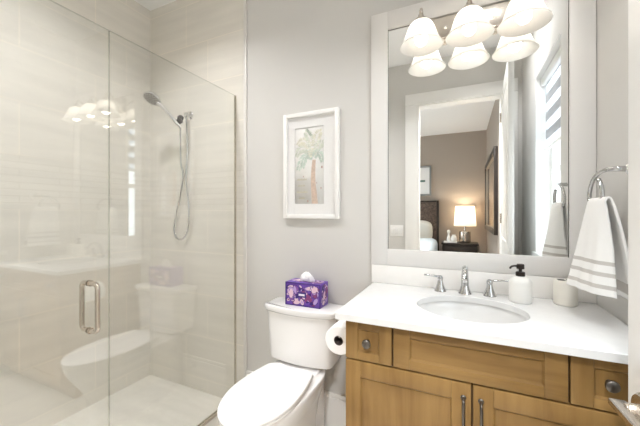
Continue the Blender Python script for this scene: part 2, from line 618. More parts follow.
# bathroom window
b = MB()
wx0, wx1 = 0.60, 0.65
fw = 0.045
b.box((wx0, WY0, WZ0), (wx1, WY0 + fw, WZ1), 0.003); b.box((wx0, WY1 - fw, WZ0), (wx1, WY1, WZ1), 0.003)
b.box((wx0, WY0 + fw, WZ0), (wx1, WY1 - fw, WZ0 + fw), 0.003); b.box((wx0, WY0 + fw, WZ1 - fw), (wx1, WY1 - fw, WZ1), 0.003)
b.box((wx0 - 0.006, WY0 + fw, 1.53), (wx1, WY1 - fw, 1.575), 0.003)
w1 = struct(b.build('window_1', 'white_trim'), 'white framed bathroom window on the right wall', 'window')
b = MB(); b.box((0.624, WY0 + fw, WZ0 + fw), (0.628, WY1 - fw, WZ1 - fw)); b.build('window_pane', 'pane', w1)
b = MB(); b.box((XR - 0.02, WY0 - 0.03, WZ0 - 0.025), (0.5985, WY1 + 0.03, WZ0 + 0.006), 0.004); b.build('window_sill', 'white_trim', w1)
b = MB()
b.box((0.505, WY0, WZ0 + 0.006), (0.60, WY0 + 0.006, WZ1)); b.box((0.505, WY1 - 0.006, WZ0 + 0.006), (0.60, WY1, WZ1)); b.box((0.505, WY0 + 0.006, WZ1 - 0.006), (0.60, WY1 - 0.006, WZ1))
b.build('window_jamb', 'white_trim', w1)
b = MB(); b.box((0.585, -0.87, 1.575), (0.60, -0.81, 1.595), 0.003); b.lathe([(0.012, 0), (0.012, 0.012)], (0.592, -0.84, 1.595)); b.build('sash_lock', 'nickel', w1)
# zebra blind
bl = thing('zebra_blind', 'grey and white striped zebra blind half lowered over the bathroom window', 'blind', (0.565, -0.84, 1.73))
b = MB(); b.box((0.535, WY0 + 0.008, WZ1 - 0.075), (0.592, WY1 - 0.008, WZ1 - 0.008), 0.012, seg=3); b.build('cassette', 'white_trim', bl)
b = MB(); b.box((0.5640, WY0 + 0.014, 1.735), (0.5646, WY1 - 0.014, WZ1 - 0.07)); b.build('blind_fabric', 'zebra', bl, origin=(0.5643, -0.84, 0.013))
b = MB(); b.box((0.556, WY0 + 0.014, 1.712), (0.574, WY1 - 0.014, 1.736), 0.004); b.build('bottom_rail', 'white_trim', bl)

# ------------------------------------------------------------------ bedroom shell
BYB = -5.05
BXR, BXL = 0.42, -3.2
b = MB(); b.box((BXL - 0.1, BYB - 0.1, -0.12), (0.6, YD - 0.12, 0.0))
struct(b.build('floor_bedroom', 'carpet'), 'carpeted bedroom floor beyond the doorway', 'floor')
b = MB(); b.box((BXL - 0.1, BYB - 0.1, ZC), (0.6, YD - 0.12, ZC + 0.1))
struct(b.build('ceiling_bedroom', 'ceiling'), 'white bedroom ceiling seen through the doorway in the mirror', 'ceiling')
b = MB(); b.box((BXL - 0.1, BYB - 0.1, 0), (0.6, BYB, ZC))
struct(b.build('wall_bedroom_back', 'bed_wall'), 'taupe bedroom wall behind the bed and lamp', 'wall')
b = MB(); b.box((BXR, BYB, 0), (0.6, YD - 0.12, ZC))
struct(b.build('wall_bedroom_right', 'bed_wall'), 'taupe bedroom side wall with the dark framed mirror', 'wall')
b = MB()
b.box((BXL - 0.1, BYB, 0), (BXL, -4.5, ZC)); b.box((BXL - 0.1, -2.3, 0), (BXL, YD - 0.12, ZC))
b.box((BXL - 0.1, -4.5, 0), (BXL, -2.3, 0.6)); b.box((BXL - 0.1, -4.5, 2.4), (BXL, -2.3, ZC))
struct(b.build('wall_bedroom_left', 'bed_wall'), 'taupe bedroom wall with a wide added window', 'wall')
b = MB()
b.box((BXL, YD - 0.13, 0), (OX0 - cw, YD - 0.12, ZC)); b.box((OX0 - cw, YD - 0.13, OZ + 0.118), (BXR, YD - 0.12, ZC))
struct(b.build('wall_bedroom_front', 'bed_wall'), 'bedroom side of the doorway wall', 'wall')
b = MB()
for (y0, y1, z0, z1) in ((-4.5, -4.44, 0.6, 2.4), (-2.36, -2.3, 0.6, 2.4), (-4.44, -2.36, 0.6, 0.66), (-4.44, -2.36, 2.34, 2.4), (-3.43, -3.37, 0.66, 2.34)):
    b.box((BXL - 0.08, y0, z0), (BXL - 0.02, y1, z1), 0.004)
w2 = struct(b.build('window_added', 'white_trim'), 'unseen white framed bedroom window added for daylight', 'window')  # out of view, added so sky light enters the bedroom
b = MB(); b.box((BXL - 0.052, -4.44, 0.66), (BXL - 0.048, -2.36, 2.34)); b.build('window_pane', 'pane', w2)

# ------------------------------------------------------------------ unseen ceiling lights, added to fill the rooms


def fill_downlight(x, y, label, power, group, spread=2.0):  # invented fixture, kept out of view, evens out the room brightness
    t = thing('added_fill_light', label, 'ceiling light', (x, y, ZC), group)
    b = MB(); b.lathe([(0.095, 0), (0.095, -0.006), (0.08, -0.010), (0.072, -0.004), (0.072, 0)], (x, y, ZC), cap0=False, cap1=False, n=40); b.build('trim_ring', 'white_trim', t)
    b = MB(); b.lathe([(0.072, -0.002), (0.072, -0.003)], (x, y, ZC), n=40); b.build('diffuser', 'diffuser', t)
    a = area('fill_downlight', (0, 0, -0.012), (0, 0, 0), 0.15, 0.15, power, NEUTRAL, disk=True, spread=spread)
    a.parent = t


fill_downlight(-1.50, -0.82, 'unseen round fill light added in the ceiling above the shower', 0.40 * DOWN_W, 'added ceiling fill lights', 2.25)
fill_downlight(-0.86, -1.0, 'unseen round fill light added in the ceiling above the toilet', 0.12 * DOWN_W, 'added ceiling fill lights')
fill_downlight(0.24, -1.0, 'unseen round fill light added in the ceiling near the window wall', 0.25 * DOWN_W, 'added ceiling fill lights', 2.2)
fill_downlight(-0.12, -2.30, 'unseen round fill light added in the bedroom ceiling just outside the doorway', 1.6 * DOWN_W, 'added ceiling fill lights')  # added to send light through the doorway onto cabinet and toilet
fill_downlight(-1.6, -3.6, 'unseen round fill light added in the ceiling over the bed', 8, 'added ceiling fill lights')

# ------------------------------------------------------------------ bathroom door (open)
hinge = Vector((0.335, -1.722)); latch = Vector((0.29, -0.861))
dv = (latch - hinge); dl = dv.length; dv.normalize()
nv = Vector((dv.y, -dv.x))    # to the right of the direction (towards +X)
# door local frame: u along width from hinge, w thickness towards +X, z up
DM = Matrix(((dv.x, nv.x, 0, hinge.x), (dv.y, nv.y, 0, hinge.y), (0, 0, 1, 0), (0, 0, 0, 1)))
b = MB(); b.box((0, 0, 0.012), (dl, 0.036, 2.365), 0.0015, mtx=DM)
for zz in ((0.16, 0.86), (1.02, 2.24)):
    for (u0, u1, z0, z1) in ((0.11, dl - 0.11, zz[0], zz[0] + 0.012), (0.11, dl - 0.11, zz[1] - 0.012, zz[1]), (0.11, 0.122, zz[0] + 0.012, zz[1] - 0.012), (dl - 0.122, dl - 0.11, zz[0] + 0.012, zz[1] - 0.012)):
        b.box((u0, -0.004, z0), (u1, 0.001, z1), 0.001, mtx=DM)
        b.box((u0, 0.035, z0), (u1, 0.040, z1), 0.001, mtx=DM)
door = struct(b.build('door_1', 'white_trim', origin=(hinge.x, hinge.y, 0)), 'open white bathroom door edge at the right of the picture', 'door')


def D3(u, w, z):
    return tuple(DM @ Vector((u, w, z)))


LZ, LU = 0.901, dl - 0.062


def lever(side, parent):
    s = -1 if side < 0 else 1
    w0 = 0.0 if s < 0 else 0.036
    b = MB()
    ax = tuple(DM.to_3x3() @ Vector((0, s, 0)))
    b.lathe([(0.031, 0), (0.031, 0.006), (0.027, 0.011), (0.014, 0.013)], D3(LU, w0, LZ), ax, 28)
    b.lathe([(0.0115, 0.012), (0.0115, 0.026), (0.009, 0.030)], D3(LU, w0, LZ), ax, 24)
    o = w0 + s * 0.0205
    b.box((LU - 0.125, min(o, o + s * 0.026), LZ - 0.006), (LU + 0.022, max(o, o + s * 0.026), LZ + 0.006), 0.003, mtx=DM)
    return b.build('lever_handle', 'nickel', parent)


lever(-1, door)
lever(1, door)
b = MB(); b.box((dl - 0.0005, 0.006, LZ - 0.028), (dl + 0.0015, 0.030, LZ + 0.028), 0.0006, mtx=DM); b.box((dl, 0.011, LZ - 0.010), (dl + 0.011, 0.025, LZ + 0.010), 0.002, mtx=DM)
b.build('latch_plate', 'nickel', door)
for hz in (0.22, 1.2, 2.15):
    b = MB(); b.lathe([(0.006, -0.045), (0.006, 0.045)], D3(-0.004, -0.007, hz), n=12); b.box((0.0, -0.0015, hz - 0.045), (0.03, 0.001, hz + 0.045), mtx=DM)
    b.build('hinge', 'nickel', door)

# ------------------------------------------------------------------ vanity mirror
mir = thing('wall_mirror', 'large mirror in a flat white frame above the vanity sink', 'mirror', (0.027, 0, 0.972))
mx0, mx1, mz0, mz1 = -0.360, 0.414, 1.059, 2.223
fx0, fx1, fz0, fz1 = -0.448, 0.502, 0.974, 2.317
b = MB()
b.box((fx0, -0.020, fz0), (mx0, 0, fz1), 0.002); b.box((mx1, -0.020, fz0), (fx1, 0, fz1), 0.002)
b.box((mx0, -0.020, fz0), (mx1, 0, mz0), 0.002); b.box((mx0, -0.020, mz1), (mx1, 0, fz1), 0.002)
b.build('mirror_frame', 'frame_white', mir)
b = MB(); b.box((mx0, -0.006, mz0), (mx1, -0.001, mz1)); b.build('mirror_glass', 'mirror', mir)
b = MB()
for (p, q) in (((mx0, mz0), (mx0 + 0.002, mz1)), ((mx1 - 0.002, mz0), (mx1, mz1)), ((mx0 + 0.002, mz1 - 0.002), (mx1 - 0.002, mz1))):
    b.box((p[0], -0.0075, p[1]), (q[0], -0.0058, q[1]))
b.build('mirror_edge', 'bronze', mir)

# ------------------------------------------------------------------ vanity light
vl = thing('vanity_light', 'three-light brushed nickel vanity fixture with white bell glass shades over the mirror', 'wall light', (0.028, 0, 2.15))
b = MB(); b.box((-0.215, -0.030, 2.092), (0.270, -0.0082, 2.212), 0.006, seg=3)
b.build('backplate', 'nickel', vl)
LY = -0.13
for lx in (-0.177, 0.028, 0.233):
    b = MB()
    b.tube(smooth_path([(lx, -0.03, 2.15), (lx, -0.055, 2.165), (lx, -0.09, 2.205), (lx, -0.118, 2.218), (lx, -0.13, 2.20), (lx, LY, 2.172)]), 0.0065, 12)
    b.lathe([(0.020, 0), (0.018, 0.006), (0.008, 0.010)], (lx, -0.030, 2.15), (0, -1, 0), 20)
    b.build('arm', 'nickel', vl)
    b = MB()
    b.lathe([(0.034, 2.140), (0.034, 2.150), (0.027, 2.163), (0.014, 2.175), (0.011, 2.188), (0.007, 2.192), (0.0095, 2.200), (0.006, 2.208), (0.002, 2.211)], (lx, LY, 0), n=28)
    fit = b.build('fitter_cap', 'nickel', vl)
    # bell shade: outer then inner wall
    outer = [(0.030, 2.152), (0.041, 2.147), (0.052, 2.136), (0.0605, 2.119), (0.067, 2.100), (0.0735, 2.080), (0.0815, 2.061), (0.091, 2.046), (0.0980, 2.038)]
    inner = [(r - 0.0035, z - 0.002) for r, z in outer[::-1]]
    b = MB()
    b.lathe(outer + [(0.0970, 2.036)] + inner, (lx, LY, 0), n=40, cap0=False, cap1=False)
    b.build('glass_shade', 'opal', vl)
    b = MB()
    b.lathe([(0.013, 2.140), (0.013, 2.120), (0.016, 2.110), (0.025, 2.092), (0.0285, 2.074), (0.0265, 2.057), (0.018, 2.045), (0.006, 2.040)], (lx, LY, 0), n=24)
    bulb = b.build('bulb', 'bulb', vl)
# cross rail joining the arms and the screws of the plate
b = MB(); b.tube([(-0.177, -0.036, 2.105), (0.233, -0.036, 2.105)], 0.004, 10)
b.build('rail', 'nickel', vl)
for lx in (-0.075, 0.131):
    b = MB(); b.lathe([(0.007, 0), (0.007, 0.003), (0.004, 0.006), (0.001, 0.0065)], (lx, -0.030, 2.155), (0, -1, 0), 16); b.build('screw', 'chrome', vl)

# ------------------------------------------------------------------ vanity cabinet
CX0, CX1, CYF = -0.406, 0.503, -0.545
vc = thing('vanity_cabinet', 'brown stained wood vanity cabinet with shaker doors and drawers', 'cabinet', (0.05, -0.27, 0))
b = MB()
b.box((CX0, CYF + 0.021, 0.10), (CX0 + 0.018, -0.001, 0.849), 0.0015)
b.box((CX1 - 0.018, CYF + 0.021, 0.10), (CX1, -0.001, 0.849), 0.0015)
b.box((CX0 + 0.018, CYF + 0.021, 0.10), (CX1 - 0.018, -0.001, 0.118))
b.box((CX0 + 0.018, -0.008, 0.118), (CX1 - 0.018, -0.001, 0.849))
b.build('carcass', 'wood_v', vc)
b = MB()
b.box((CX0 + 0.018, CYF + 0.0215, 0.118), (CX0 + 0.045, CYF + 0.040, 0.849)); b.box((CX1 - 0.045, CYF + 0.0215, 0.118), (CX1 - 0.018, CYF + 0.040, 0.849))
b.box((CX0 + 0.045, CYF + 0.0215, 0.685), (CX1 - 0.045, CYF + 0.040, 0.715)); b.box((CX0 + 0.045, CYF + 0.0215, 0.835), (CX1 - 0.045, CYF + 0.040, 0.849))
b.box((-0.245, CYF + 0.0215, 0.715), (-0.21, CYF + 0.040, 0.835)); b.box((0.262, CYF + 0.0215, 0.715), (0.30, CYF + 0.040, 0.835)); b.box((0.01, CYF + 0.0215, 0.118), (0.046, CYF + 0.040, 0.685))
b.build('face_frame', 'dark_gap', vc)
b = MB(); b.box((CX0 + 0.005, -0.46, 0.0), (CX1, -0.445, 0.10)); b.box((CX0 + 0.005, -0.445, 0), (CX0 + 0.02, -0.01, 0.10)); b.build('toe_kick', 'wood_h', vc)


def shaker(x0, x1, z0, z1, fr, name, grain, frz=None):
    """five piece front with a recessed flat panel and a small inner bevel"""
    frz = frz or fr
    b = MB()
    y0, y1 = CYF, CYF + 0.020
    b.box((x0, y0, z0), (x0 + fr, y1, z1), 0.0015); b.box((x1 - fr, y0, z0), (x1, y1, z1), 0.0015)
    b.box((x0 + fr, y0, z1 - frz), (x1 - fr, y1, z1), 0.0015); b.box((x0 + fr, y0, z0), (x1 - fr, y1, z0 + frz), 0.0015)
    a, c, d, e = x0 + fr, x1 - fr, z0 + frz, z1 - frz
    k = 0.0055
    yp = y0 + 0.008
    o = [(a, y0 + 0.001, d), (c, y0 + 0.001, d), (c, y0 + 0.001, e), (a, y0 + 0.001, e)]
    i = [(a + k, yp, d + k), (c - k, yp, d + k), (c - k, yp, e - k), (a + k, yp, e - k)]
    for j in range(4):
        q = (j + 1) % 4
        b.poly((o[j], o[q], i[q], i[j]))
    b.box((a + 0.0005, yp, d + 0.0005), (c - 0.0005, y1 - 0.003, e - 0.0005))
    return b.build(name, grain, vc, origin=((x0 + x1) / 2, y0, (z0 + z1) / 2), recalc=True)


def knob(x, z, parent):
    b = MB()
    b.lathe([(0.008, 0), (0.008, 0.002), (0.0055, 0.006), (0.006, 0.012), (0.0135, 0.017), (0.0165, 0.022), (0.0155, 0.027), (0.010, 0.031), (0.002, 0.0325)], (x, CYF, z), (0, -1, 0), 24)
    return b.build('knob', 'dark_metal', parent)


DZ0, DZ1 = 0.702, 0.846
d1 = shaker(-0.403, -0.229, DZ0, DZ1, 0.046, 'drawer', 'wood_v', 0.030)
knob(-0.316, 0.775, d1)
d2 = shaker(-0.223, 0.277, DZ0, DZ1, 0.056, 'drawer_front', 'wood_h', 0.034)
d3 = shaker(0.283, 0.500, DZ0, DZ1, 0.052, 'drawer', 'wood_v', 0.030)
knob(0.367, 0.783, d3)
e1 = shaker(-0.403, 0.0255, 0.112, 0.696, 0.058, 'door', 'wood_v')
e2 = shaker(0.0315, 0.500, 0.112, 0.696, 0.058, 'door', 'wood_v')


def pull(x, parent):
    b = MB()
    z0, z1 = 0.52, 0.650
    y = CYF
    b.tube(smooth_path([(x, y - 0.002, z1), (x, y - 0.018, z1 - 0.001), (x, y - 0.027, z1 - 0.012), (x, y - 0.030, (z0 + z1) / 2), (x, y - 0.027, z0 + 0.012), (x, y - 0.018, z0 + 0.001), (x, y - 0.002, z0)], 6), 0.0048, 12)
    for z in (z0, z1):
        b.lathe([(0.0085, 0), (0.0085, 0.003), (0.006, 0.006)], (x, y, z), (0, -1, 0), 16)
    return b.build('pull', 'dark_metal', parent)


pull(0.003, e1)
pull(0.054, e2)

# ------------------------------------------------------------------ countertop
ct = thing('countertop', 'white quartz countertop with low backsplash on the wood vanity', 'countertop', (0.03, -0.28, 0.85))
SX, SY, SRX, SRY = 0.026, -0.295, 0.198, 0.172
cx0, cx1, cy0, cy1, cz0, cz1 = -0.436, 0.503, -0.572, -0.001, 0.8505, 0.876
N = 72
angs = [2 * PI * k / N for k in range(N)]
corner = [math.atan2(y - SY, x - SX) % (2 * PI) for x in (cx0, cx1) for y in (cy0, cy1)]
for c in corner:
    k = min(range(N), key=lambda i: abs(angs[i] - c))
    angs[k] = c


def rect_pt(a):
    dx, dy = math.cos(a), math.sin(a)
    ts = []
    if abs(dx) > 1e-9:
        ts.append(((cx1 if dx > 0 else cx0) - SX) / dx)
    if abs(dy) > 1e-9:
        ts.append(((cy1 if dy > 0 else cy0) - SY) / dy)
    t = min(ts)
    return SX + dx * t, SY + dy * t


def ell_pt(a, rx, ry):
    # point of the ellipse in direction a
    r = 1 / math.sqrt((math.cos(a) / rx) ** 2 + (math.sin(a) / ry) ** 2)
    return SX + r * math.cos(a), SY + r * math.sin(a)


b = MB()
R = [rect_pt(a) for a in angs]
Ei = [ell_pt(a, SRX, SRY) for a in angs]
Eo = [ell_pt(a, SRX + 0.003, SRY + 0.003) for a in angs]


def inset(p, d):
    return (min(max(p[0], cx0 + d), cx1 - d), min(max(p[1], cy0 + d), cy1 - d))


Rin = [inset(p, 0.002) for p in R]
b.loft([[(x, y, cz0) for x, y in Ei], [(x, y, cz1 - 0.003) for x, y in Ei], [(x, y, cz1) for x, y in Eo], [(x, y, cz1) for x, y in Rin],
        [(x, y, cz1 - 0.002) for x, y in R], [(x, y, cz0) for x, y in R], [(x, y, cz0) for x, y in Ei]], False, False)
bmesh.ops.remove_doubles(b.bm, verts=b.bm.verts[:], dist=1e-6)
b.build('slab', 'quartz', ct, sharp=30)
b = MB(); b.box((-0.446, -0.020, 0.8765), (0.503, -0.001, 0.9725), 0.002); b.build('backsplash', 'splash', ct)

# ------------------------------------------------------------------ sink
sk = thing('sink', 'white oval undermount sink basin set in the vanity countertop', 'sink', (SX, SY, 0.71))
b = MB()
rings = []
prof = [(1.10, 0.8495), (1.02, 0.8495), (1.0, 0.846), (0.975, 0.82), (0.93, 0.785), (0.84, 0.75), (0.68, 0.727), (0.45, 0.716), (0.2, 0.711), (0.115, 0.709)]
for k, z in prof:
    rings.append([(SX + (SRX + 0.006) * k * math.cos(2 * PI * j / 56), SY + 0.0 + (SRY + 0.006) * k * math.sin(2 * PI * j / 56), z) for j in range(56)])
out = [[(x, y, z - 0.010) if i else (x, y, z - 0.010) for x, y, z in r] for i, r in enumerate(rings)]
b.loft(rings + out[::-1], False, False)
# close the drain hole by the drain part
b.build('basin', 'basin_glaze', sk)
b = MB(); b.lathe([(0.024, 0.712), (0.024, 0.7145), (0.019, 0.7150), (0.018, 0.7125), (0.004, 0.7125), (0.003, 0.717), (0.0, 0.717)], (SX, SY, 0), n=28); b.build('drain', 'chrome', sk)

# ------------------------------------------------------------------ faucet
fc = thing('faucet', 'chrome widespread faucet with two lever handles behind the oval sink', 'faucet', (0.011, -0.07, 0.876))
bell = [(0.027, 0.0), (0.027, 0.003), (0.025, 0.008), (0.0195, 0.020), (0.014, 0.036), (0.011, 0.052)]
b = MB(); fx, fy = 0.011, -0.066
b.lathe([(0.029, 0.0), (0.029, 0.003), (0.0265, 0.008), (0.021, 0.020), (0.0160, 0.040)], (fx, fy, 0.8762), n=28)
sp = smooth_path([(fx, fy, 0.905), (fx, fy - 0.002, 0.945), (fx, fy - 0.012, 0.978), (fx, fy - 0.036, 0.998), (fx, fy - 0.068, 0.996), (fx, fy - 0.098, 0.980), (fx, fy - 0.112, 0.965)], 6)
b.tube(sp, [0.0165 - 0.006 * i / (len(sp) - 1) for i in range(len(sp))], 18)
b.build('spout', 'tap_chrome', fc)
b = MB(); b.lathe([(0.0085, 0), (0.0085, 0.010)], (fx, fy - 0.1115, 0.962), (0, -0.7, -0.7), 18); b.build('aerator', 'chrome', fc)
for hx, s in ((-0.096, -1), (0.112, 1)):
    b = MB(); hy = -0.066
    b.lathe([(r, h) for r, h in bell], (hx, hy, 0.8762), n=28)
    b.lathe([(0.0105, 0.052), (0.0125, 0.056), (0.0125, 0.066), (0.008, 0.073), (0.002, 0.075)], (hx, hy, 0.8762), n=24)
    lp = smooth_path([(hx, hy, 0.942), (hx + s * 0.020, hy - 0.006, 0.947), (hx + s * 0.05, hy - 0.014, 0.951), (hx + s * 0.072, hy - 0.018, 0.952)], 5)
    b.tube(lp, [0.0095 - 0.002 * i / (len(lp) - 1) for i in range(len(lp))], 14, flat=(1.0, 0.55))
    b.build('lever_handle', 'tap_chrome', fc)

# ------------------------------------------------------------------ soap dispenser and tumbler
sd = thing('soap_dispenser', 'white ceramic soap dispenser with dark bronze pump beside the faucet', 'soap dispenser', (0.222, -0.118, 0.8763))
x, y = 0.222, -0.118
b = MB(); b.lathe([(0.037, 0.0), (0.0405, 0.003), (0.0415, 0.010), (0.0415, 0.078), (0.040, 0.088), (0.035, 0.097), (0.026, 0.103), (0.0165, 0.106), (0.0165, 0.109)], (x, y, 0.8763), n=36); b.build('bottle', 'ceramic', sd)
b = MB()
b.lathe([(0.0175, 0.1092), (0.0175, 0.124), (0.0155, 0.126), (0.0065, 0.127), (0.0065, 0.138), (0.0145, 0.139), (0.0145, 0.156), (0.012, 0.159), (0.003, 0.160)], (x, y, 0.8763), n=28)
b.tube(smooth_path([(x - 0.008, y, 1.026), (x - 0.024, y - 0.010, 1.0275), (x - 0.036, y - 0.018, 1.024), (x - 0.040, y - 0.021, 1.016)], 4), 0.004, 12)
b.build('pump', 'bronze', sd)
tb = thing('toothbrush_holder', 'cream ceramic toothbrush holder on the countertop partly behind the towel', 'toothbrush holder', (0.386, -0.085, 0.8763))
x, y = 0.383, -0.085
b = MB(); b.lathe([(0.036, 0.0), (0.0395, 0.003), (0.0405, 0.010), (0.0405, 0.092), (0.039, 0.097), (0.036, 0.0985)], (x, y, 0.8763), n=36); b.build('cup', 'ceramic_warm', tb)
b = MB()
for sx, l in ((-0.014, 0.012), (0.016, 0.012)):
    b.box((x + sx - l, y - 0.014, 0.9751), (x + sx + l, y + 0.014, 0.9756))
b.build('slot', 'black', tb)

# ------------------------------------------------------------------ towel ring and towel
tr = thing('towel_ring', 'chrome open towel ring on the right wall above the countertop', 'towel ring', (XR, -0.31, 1.395))
b = MB()
b.lathe([(0.027, 0), (0.027, 0.006), (0.020, 0.012), (0.010, 0.020)], (XR, -0.315, 1.395), (-1, 0, 0), 28)
b.build('wall_plate', 'chrome', tr)
b = MB()
path = [(0.486, -0.315, 1.395), (0.468, -0.315, 1.396), (0.452, -0.305, 1.397), (0.442, -0.280, 1.396), (0.438, -0.240, 1.388), (0.437, -0.196, 1.368), (0.437, -0.168, 1.335), (0.437, -0.163, 1.305), (0.436, -0.180, 1.283),
        (0.435, -0.220, 1.277), (0.433, -0.262, 1.279), (0.431, -0.296, 1.292), (0.430, -0.304, 1.320), (0.429, -0.292, 1.352), (0.428, -0.280, 1.366)]
pp = smooth_path(path, 6)
b.tube(pp, [0.0098 - 0.0030 * min(1, i / 24) for i in range(len(pp))], 14)
b.build('ring', 'tap_chrome', tr)

tw = None
b = MB()


def lerp(a, c, t):
    return a + (c - a) * t


def curve_pts(pts, n):
    s = smooth_path([Vector((p[0], p[1], 0)) for p in pts], 24)
    L = [0]
    for i in range(1, len(s)):
        L.append(L[-1] + (s[i] - s[i - 1]).length)
    out = []
    for k in range(n + 1):
        d = L[-1] * k / n
        i = max(j for j in range(len(L)) if L[j] <= d + 1e-9)
        i = min(i, len(s) - 2)
        t = (d - L[i]) / max(1e-9, L[i + 1] - L[i])
        out.append(s[i].lerp(s[i + 1], min(1, t)))
    return out


NU = 40
f_bot = curve_pts([(0.452, -0.150), (0.400, -0.172), (0.362, -0.225), (0.366, -0.285), (0.396, -0.335), (0.438, -0.376)], NU)
f_mid = curve_pts([(0.436, -0.166), (0.405, -0.184), (0.390, -0.226), (0.392, -0.272), (0.408, -0.318), (0.438, -0.358)], NU)
f_top = curve_pts([(0.431, -0.180), (0.424, -0.195), (0.420, -0.222), (0.418, -0.256), (0.420, -0.295), (0.428, -0.332)], NU)
r_top = curve_pts([(0.446, -0.180), (0.448, -0.195), (0.449, -0.222), (0.449, -0.256), (0.449, -0.295), (0.446, -0.332)], NU)
r_bot = curve_pts([(0.466, -0.160), (0.474, -0.195), (0.480, -0.235), (0.483, -0.285), (0.486, -0.335), (0.488, -0.386)], NU)
rows = []
rowmat = []
ZT, ZB = 1.289, 0.980
zs = [0.980, 0.984, 0.990, 0.999, 1.0015, 1.0145, 1.017, 1.030, 1.0385, 1.041, 1.054, 1.0565, 1.068, 1.0755, 1.078, 1.0905, 1.093]
zs += [1.093 + (1.289 - 1.093) * k / 14 for k in range(1, 15)]


def fold(u, h):
    return 0.008 * h * math.sin(u * 12.0 + 0.8) + 0.003 * h * math.sin(u * 27.0)


def front_pt(j, z):
    t = (ZT - z) / (ZT - ZB)
    u = j / NU
    if t < 0.5:
        p = f_top[j].lerp(f_mid[j], (t / 0.5) ** 0.85)
    else:
        p = f_mid[j].lerp(f_bot[j], (t - 0.5) / 0.5)
    return Vector((p.x + fold(u, t), p.y, z + 0.006 * math.sin(u * 3.1) * t))


for z in zs:
    rows.append([front_pt(j, z) for j in range(NU + 1)])
# over the bar
for a in (0.3, 0.55, 0.8):
    rows.append([f_top[j].lerp(r_top[j], a) + Vector((0, 0, ZT + 0.012 * math.sin(PI * (0.2 + 0.6 * a)))) for j in range(NU + 1)])
nb = 18
for k in range(nb + 1):
    t = k / nb
    z = 1.289 - t * (1.289 - 0.972)
    row = []
    for j in range(NU + 1):
        p = r_top[j].lerp(r_bot[j], t ** 0.8)
        row.append(Vector((min(0.494, p.x + 0.4 * fold(j / NU, t)), p.y, z)))
    rows.append(row)
mis = []
for i in range(len(rows) - 1):
    z = 0.5 * (rows[i][NU // 2].z + rows[i + 1][NU // 2].z) - 0.006
    fr = i < len(zs) - 1
    zz = 0.5 * (zs[i] + zs[i + 1]) if fr else z + 0.006
    st = (1.0015 < zz < 1.0145) or (1.041 < zz < 1.054) or (1.078 < zz < 1.0905) if fr else (0.985 < zz < 1.02)
    mis.append(1 if st else 0)
b.loft(rows, False, False, closed=False, mis=mis)
tw = b.build('hand_towel', ['towel', 'towel_stripe'], recalc=True, sharp=80, origin=(0.43, -0.26, 0.98))
sol = tw.modifiers.new('thick', 'SOLIDIFY'); sol.thickness = 0.007; sol.offset = 0
tag(tw, 'white hand towel with three grey stripes hanging from the towel ring', 'towel')

# ------------------------------------------------------------------ toilet
TX = -0.818
tl = thing('toilet', 'white two-piece toilet with closed lid between shower and vanity', 'toilet', (TX, -0.4, 0))


def egg(cx, yb, yf, hw, n=48, back=0.72, p=2.25):
    """outline: rounded back, elongated front"""
    ym = yb + (yf - yb) * 0.42
    out = []
    for k in range(n):
        a = 2 * PI * k / n
        c, s = math.cos(a), math.sin(a)
        if s >= 0:   # back half
            ex = 2.0 / 3.2
            out.append((cx + hw * (abs(c) ** ex) * (1 if c >= 0 else -1), ym + (yb - ym) * (abs(s) ** ex)))
        else:
            ex = 2.0 / 2.1
            out.append((cx + hw * (abs(c) ** ex) * (1 if c >= 0 else -1), ym + (yf - ym) * (abs(s) ** ex)))
    return out


def lid_outline(cx, yb, yf, wb, hw, n=16):
    """straight back edge, sides widening, long rounded front; starts at back right"""
    ym = -0.47
    pts = [(cx + wb - 0.012, yb), (cx + wb, yb - 0.012)]
    for k in range(1, n):
        t = k / n
        y = yb - 0.012 + (ym - yb + 0.012) * t
        pts.append((cx + wb + (hw - wb) * math.sin(t * PI / 2), y))
    for k in range(2 * n + 1):
        a = -PI * k / (2 * n)
        pts.append((cx + hw * math.cos(a), ym + (ym - yf) * math.sin(a) * 1.0))
    for k in range(n - 1, 0, -1):
        t = k / n
        y = yb - 0.012 + (ym - yb + 0.012) * t
        pts.append((cx - wb - (hw - wb) * math.sin(t * PI / 2), y))
    pts += [(cx - wb, yb - 0.012), (cx - wb + 0.012, yb)]
    return pts


def scale2(pts, cx, cy, s):
    return [(cx + (x - cx) * s, cy + (y - cy) * s) for x, y in pts]


b = MB()
sec = [(0.0, -0.06, -0.61, 0.112), (0.012, -0.06, -0.61, 0.114), (0.06, -0.06, -0.605, 0.110), (0.16, -0.06, -0.61, 0.111), (0.24, -0.06, -0.635, 0.124), (0.30, -0.06, -0.675, 0.148), (0.35, -0.06, -0.705, 0.166), (0.385, -0.06, -0.718, 0.172), (0.397, -0.06, -0.720, 0.172), (0.402, -0.065, -0.716, 0.168)]
b.loft([[(x, y, z) for x, y in egg(TX, yb, yf, hw)] for z, yb, yf, hw in sec])
b.build('bowl', 'porcelain', tl, sharp=50)
b = MB(); b.box((TX - 0.104, -0.225, 0.02), (TX + 0.104, -0.03, 0.39), 0.014, seg=3); b.box((TX - 0.128, -0.226, 0.37), (TX + 0.128, -0.03, 0.408), 0.012, seg=3); b.box((TX - 0.09, -0.15, 0.405), (TX + 0.09, -0.05, 0.424), 0.004); b.build('tank_deck', 'porcelain', tl)
LB, LF = -0.237, -0.728
o1 = lid_outline(TX, LB - 0.008, LF + 0.004, 0.128, 0.160)
b = MB()
cy = -0.47
b.loft([[(x, y, 0.4025) for x, y in scale2(o1, TX, cy, 0.985)], [(x, y, 0.406) for x, y in o1], [(x, y, 0.416) for x, y in o1], [(x, y, 0.419) for x, y in scale2(o1, TX, cy, 0.985)]])
b.build('seat', 'seat_plastic', tl, sharp=50)
o2 = lid_outline(TX, LB, LF, 0.134, 0.164)
b = MB()
rr = []
